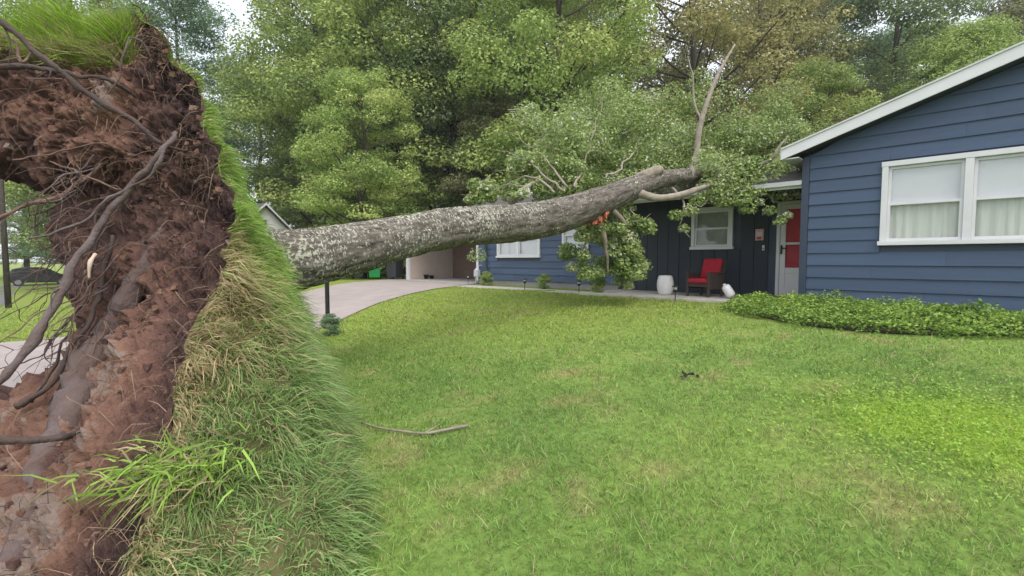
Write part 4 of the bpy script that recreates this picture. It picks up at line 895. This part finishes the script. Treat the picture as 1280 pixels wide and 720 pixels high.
root([(222, 168, 3.5, 4), (205, 184, 3.35, 6), (180, 215, 3.3, 8), (150, 245, 3.25, 8), (122, 285, 3.2, 9), (100, 325, 3.1, 9.5), (76, 368, 3.0, 10), (50, 412, 2.9, 11), (22, 450, 2.8, 11.5), (-10, 480, 2.7, 12), (-60, 520, 2.6, 12)], m_root, label='long grey root sloping down to the left edge')
root([(203, 186, 3.33, 4.5), (196, 208, 3.3, 4.5), (180, 228, 3.28, 4), (155, 236, 3.25, 4), (132, 248, 3.2, 3.5), (112, 270, 3.15, 3), (80, 284, 3.1, 2.8), (40, 298, 3.05, 2.2)], m_root)
root([(140, 200, 3.8, 5), (125, 210, 3.7, 5.5), (95, 228, 3.55, 5), (60, 245, 3.45, 5), (20, 262, 3.35, 4.5), (-30, 282, 3.3, 4)], m_rootpink)
root([(-30, 84, 3.35, 7), (20, 86, 3.4, 7), (60, 88, 3.42, 6), (100, 92, 3.45, 5.5), (130, 96, 3.5, 5), (155, 108, 3.6, 5), (168, 118, 3.7, 3)], m_rootdark)
root([(222, 248, (.05, 3.5), 9), (205, 280, (.03, 3.4), 14), (182, 330, (.04, 3.25), 26), (155, 385, (.04, 3.05), 30), (130, 425, (.03, 2.9), 33), (105, 475, (.04, 2.72), 36), (84, 520, (.03, 2.55), 34), (60, 570, (.05, 2.4), 30), (35, 640, (.04, 2.2), 28), (12, 720, (.05, 2.05), 44)], m_rootburied, 'root', 16, 60, .04, 'thick grey-purple root half buried in the soil face')
root([(-40, 553, 2.35, 10), (0, 549, 2.38, 10), (40, 547, 2.42, 9.5), (75, 545, 2.45, 8), (95, 540, 2.6, 5)], m_rootdark)
root([(10, 195, 3.4, 1.8), (60, 192, 3.4, 1.8), (100, 188, 3.45, 1.8), (135, 182, 3.6, 1.8)], m_rootpink)
root([(60, 200, 3.5, 1.6), (85, 212, 3.45, 1.8), (110, 225, 3.4, 2), (150, 234, 3.35, 2)], m_rootpink)
root([(140, 118, 3.4, 1.5), (150, 95, 3.4, 2.2), (156, 65, 3.4, 2.5), (160, 48, 3.42, 2), (175, 58, 3.45, 1.8), (186, 78, 3.5, 1.6)], m_root)
root([(0, 40, 3.1, 3), (12, 52, 3.1, 3), (18, 68, 3.1, 3), (28, 74, 3.1, 2.5), (34, 62, 3.15, 2)], m_rootpink)
root([(28, 98, 3.2, 1.5), (50, 98, 3.2, 1.8), (80, 99, 3.25, 1.8)], m_rootpink)
root([(120, 318, 3.15, 4), (113, 330, 3.1, 4.5), (112, 348, 3.1, 3.5)], M('split_root_wood', (.55, .42, .33), None, 9, .8), 'root_splinter', 8, 12, .01, 'pale stripped splinter of root')
hang = [[(130, 255, 3.6, 4), (118, 320, 3.5, 4), (100, 380, 3.4, 4), (70, 440, 3.3, 4), (40, 500, 3.2, 4)], [(140, 300, 3.6, 6), (120, 370, 3.45, 7), (95, 430, 3.3, 7), (60, 480, 3.2, 8), (20, 510, 3.1, 9)],
        [(125, 330, 3.55, 2.5), (85, 370, 3.4, 2.2), (50, 392, 3.3, 2), (10, 420, 3.2, 1.6)], [(120, 345, 3.55, 2.5), (90, 395, 3.4, 2.2), (45, 440, 3.3, 2), (0, 462, 3.2, 1.6)],
        [(110, 340, 3.6, 2), (75, 352, 3.5, 2), (40, 380, 3.4, 1.6), (0, 398, 3.3, 1.2)], [(120, 390, 3.5, 3), (100, 430, 3.4, 2.6), (92, 470, 3.3, 2.2), (100, 500, 3.2, 1.8)], [(110, 400, 3.45, 2.4), (80, 440, 3.4, 2), (72, 480, 3.3, 2), (60, 505, 3.2, 1.5)],
        [(75, 215, 3.7, 2.4), (50, 240, 3.6, 2), (40, 275, 3.6, 1.6), (45, 300, 3.6, 1.1)], [(130, 395, 3.4, 2.4), (118, 440, 3.3, 2.4), (125, 485, 3.2, 2)], [(100, 300, 3.6, 3), (80, 310, 3.5, 2), (60, 330, 3.5, 1.5), (38, 335, 3.5, 1)]]
for q in hang: root([(x, y, z, r * .8) for x, y, z, r in q], m_rootdark if rng.uniform() < .5 else m_rootpink, 'root', 8, 26, .09)
for k in range(44):
    x0, y0 = rng.uniform(85, 150), rng.uniform(200, 430); z0 = rng.uniform(3.35, 3.75); sx, sy = rng.uniform(-95, -15), rng.uniform(-5, 95); r0 = rng.uniform(.9, 2.6)
    root([(x0, y0, z0, r0), (x0 + sx * .4 + rng.normal(0, 8), y0 + sy * .3 + rng.normal(0, 8), z0 - .08, r0 * .85), (x0 + sx * .8 + rng.normal(0, 10), y0 + sy * .75, z0 - .14, r0 * .6), (x0 + sx, y0 + sy, z0 - .16, r0 * .3)], (m_rootdark, m_rootpink, m_root)[k % 3], 'root', 6, 18, .10)
# fine rootlets sprouting from the face
m = MB(); vv = []
for _ in range(2600):
    i = rng.integers(6, NV - 14); j = min(NS - 1, int(rng.beta(.7, 1.6) * NS * .62)); c = Psd[i, j]; nn = Ns[i, j]
    d = nrm(nn * .8 + rng.normal(0, .8, 3) + np.array([0, 0, -.25])); l = rng.uniform(.06, .28); k1 = c + d * l * .5 + rng.normal(0, .03, 3); k2 = k1 + d * l * .3 + np.array([0, 0, -l * .35]) + rng.normal(0, .04, 3)
    r = rng.uniform(.0008, .0028); m.tube(rel(spline([c - nn * .02, k1, k2], 5)), np.linspace(r, r * .4, 5), 4, False); vv += [rng.uniform(0, 1) ** 1.5] * 20
me = m.mesh('rootlets', True); attr(me, 'var', np.array(vv)); o = link('rootlets', me, m_rootlet, ball); o['kind'] = 'stuff'

# ------------------------------------------------------------------ lawn blades
def house_mask(X, Y):
    dx, dy = X - OX, Y - OY; a = (dx - dy) * .7071; b = (dx + dy) * .7071
    return ((a > -11.7) & (a < 0) & (b > -.18) & ((b > -.38) | (a < PA))) | ((a >= -.05) & (b > 0)) | ((a > PA) & (a < 0) & (b > -.38)) | ((a < -11) & (b > 1.2))
base_line = np.array([(-.55, 1.7), (-.80, 2.1), (-1.3, 3.7), (-2.0, 5.3), (-3.0, 7.3), (-4.3, 7.0), (-4.4, 3), (-2.6, 1.5)])
NB = 700000
Z = rng.uniform(.9, 17, NB); acc = rng.uniform(size=NB) < (Z / 17) * np.minimum(1, (3.3 / Z) ** 1.55) * 3.2
Z = Z[acc]; X = Z * rng.uniform(-1.3, 1.3, len(Z)); d = (X + Z) * .7071
ok = ~house_mask(X, Z) & ~inpoly(X, Z, DRIVE_POLY) & ~inpoly(X, Z, base_line) & ~inpoly(X, Z, BED) & (d > -.85)
X, Z = X[ok], Z[ok]; n = len(X)
P = np.stack([X, Z, g(X, Z) - .005], -1); tint = lawn_tint(X, Z) * rng.uniform(.65, 1.35, (n, 1))
st_ = (rng.uniform(size=n) < .10)[:, None]; tint = np.where(st_, np.array([.42, .36, .2]) * rng.uniform(.6, 1.1, (n, 1)), tint)
D = np.array([0, 0, 1.]) + rng.normal(0, .55, (n, 3)) * np.array([1, 1, .2]); dens = np.clip(Z / 4, .8, 2.4)
L = rng.uniform(.03, .08, n) * (1 + .5 * nz2(X, Z, 1.6, 200)) * np.clip(1 + 1.2 * nz2(X, Z, 6, 205), .5, 2.2) * np.where(rng.uniform(size=n) < .03, 1.9, 1); W = rng.uniform(.004, .008, n) * dens
Vt, Ft, tt = blades(P, D, L, W, tint, np.stack([rng.normal(0, .35, n), rng.normal(0, .35, n), -.35 + 0 * X], -1))
print('lawn blades', n)
tag(grass_obj('lawn_grass', Vt, Ft, tt), 'short uneven lawn grass with dry and bright patches', 'grass', kind='stuff')
# clover and broad-leaved weeds in the lawn
nc = 90000; X = rng.uniform(1.2, 6, nc); Z = rng.uniform(1.8, 8.5, nc); pz = np.exp(-((X - 3.35) / .85) ** 2 - ((Z - 3.55) / .8) ** 2) 
ok = (rng.uniform(size=nc) < pz * 1.4) & ~inpoly(X, Z, BED) & ~inpoly(X, Z, base_line); X, Z = X[ok], Z[ok]; n = len(X)
C = np.stack([X, Z, g(X, Z) + rng.uniform(.02, .07, n)], -1)
me = leaf_mesh('clover', C, np.array([0, 0, 1.]) + rng.normal(0, .35, (n, 3)), rng.uniform(.012, .028, n), rng.uniform(.2, .9, n), .9, .1)
tag(link('clover', me, leafmat('clover_leaves', [(0, (0.151, 0.254, 0.038)), (.6, (0.264, 0.415, 0.057)), (1, (0.339, 0.490, 0.094))], .5, .3)), 'bright lime-green clover patch in the lawn at right', 'clover', kind='stuff')

# ------------------------------------------------------------------ ground cover bed by the gable wall
def dist_in(x, y, P):
    dm = np.full(x.shape, 1e9)
    for i in range(len(P)):
        a, b = P[i], P[(i + 1) % len(P)]; ab = b - a; t = np.clip(((x - a[0]) * ab[0] + (y - a[1]) * ab[1]) / (ab @ ab), 0, 1)
        dm = np.minimum(dm, np.hypot(x - a[0] - t * ab[0], y - a[1] - t * ab[1]))
    return dm
n = 120000; X = rng.uniform(3, 10.5, n); Z = rng.uniform(3.4, 10, n); ok = inpoly(X + .22 * nz2(X, Z, 3.5, 225), Z + .22 * nz2(X, Z, 3.5, 226), BED) & ~((X + Z) * .7071 > 10.36); X, Z = X[ok], Z[ok]; n = len(X)
e = np.clip(dist_in(X, Z, BED) / .28, 0, 1); hh = (.05 + .16 * np.sqrt(e)) * (1 + .7 * nz2(X, Z, 1.9, 220)) * (1 + .6 * nz2(X, Z, 6, 230))
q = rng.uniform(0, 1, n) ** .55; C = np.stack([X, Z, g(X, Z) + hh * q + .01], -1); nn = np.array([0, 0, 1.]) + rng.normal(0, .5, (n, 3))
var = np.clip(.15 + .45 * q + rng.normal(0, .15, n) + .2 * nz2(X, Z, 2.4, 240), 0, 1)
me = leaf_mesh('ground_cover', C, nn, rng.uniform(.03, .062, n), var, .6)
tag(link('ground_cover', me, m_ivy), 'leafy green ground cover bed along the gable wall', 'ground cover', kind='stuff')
bedm = MB(); cB = BED.mean(0)
tag(bedm.add([(x, y, float(g(x, y)) + .015) for x, y in cB + (BED - cB) * np.array([.84, .8])], [tuple(range(len(BED)))]).build('planting_bed', M('bed_soil', (.05, .036, .026), (.03, .022, .017), 20, .95, .5)), 'dark soil under the ground cover', None, kind='structure')
for px_, py_, Zz, r, k, lb in ((955, 372, 9.4, .22, 170, 'leafy sprout at the left end of the ground cover near the door'), (1048, 380, 8.0, .2, 150, 'leafy sprout against the wall below the window edge'),
                               (1182, 388, 6.75, .15, 110, 'low leafy sprout left of the tallest one in the bed'), (1215, 384, 6.6, .22, 170, 'tallest leafy sprout in the bed below the right window')):
    c = at(px_, py_, Zz); base = gpt(c[0], c[1]); t = thing('bed_plant', lb, 'plant', base, 0, 'taller sprouts in the ground cover')
    C, Nn, var = clump_leaves([c - np.array(base)], [r], [k], .6, .8); o = link('leaves', leaf_mesh('leaves', C, Nn, rng.uniform(.05, .09, len(C)), var, .6), m_ivy, t); o['kind'] = 'stuff'
    m = MB()
    for _ in range(5): m.tube([(0, 0, -.02), tuple((c - np.array(base)) * .6 + rng.normal(0, .02, 3)), tuple(c - np.array(base) + rng.normal(0, r * .4, 3))], [.006, .005, .003], 5)
    m.build('stems', m_limb, t)

# ------------------------------------------------------------------ debris on the lawn
def lay(x, y, lo=1, hi=20):
    for _ in range(40):
        m_ = (lo + hi) / 2; P = at(x, y, m_)
        if P[2] > g(P[0], P[1]): lo = m_
        else: hi = m_
    P = at(x, y, lo); return np.array([P[0], P[1], float(g(P[0], P[1]))])
pts = np.array([lay(x, y) + np.array([0, 0, .03]) for x, y in ((452, 532), (470, 538), (500, 543), (530, 546), (555, 542), (585, 536))]); b0 = pts[0]
t = thing('fallen_twig', 'bare grey twig lying on the lawn beside the turf edge', 'twig', b0)
MB().tube(spline(pts - b0, 20), np.linspace(.007, .014, 20), 7).build('twig_stem', m_limb, t, True)
MB().tube(spline([(pts[3] - b0), (pts[3] - b0) + np.array([.08, .06, .03]), (pts[3] - b0) + np.array([.12, .16, .03])], 8), np.linspace(.008, .003, 8), 6).build('side_twig', m_limb, t, True)
c = lay(857, 474); t = thing('dead_leaf_clump', 'small dark clump of dead leaves on the middle of the lawn', 'leaves', c)
C = rng.normal(0, 1, (9, 3)) * np.array([.045, .03, .012]) + np.array([0, 0, .045])
m_dead = leafmat('dead_leaves', [(0, (.012, .012, .010)), (1, (.03, .026, .02))], .8, .1)
for i in range(9):
    link('leaf', leaf_mesh('leaf', C[i:i + 1], np.array([[0, -.3, 1.]]) + rng.normal(0, .5, (1, 3)), .07, np.array([rng.uniform()]), .6), m_dead, t)

# ------------------------------------------------------------------ thin humid haze
hz = MB().box(-430, 430, -165, 430, -2.2, 30).build('haze', None)
mh = bpy.data.materials.new('haze_air'); mh.use_nodes = True; nt = mh.node_tree; nt.nodes.remove(nt.nodes['Principled BSDF'])
pv = nt.nodes.new('ShaderNodeVolumePrincipled'); pv.inputs['Color'].default_value = (.93, .95, .97, 1); pv.inputs['Density'].default_value = .0008; pv.inputs['Anisotropy'].default_value = .2
nt.links.new(pv.outputs[0], nt.nodes['Material Output'].inputs['Volume']); hz.data.materials.clear(); hz.data.materials.append(mh)
tag(hz, 'thin humid haze in the air', None, kind='stuff')
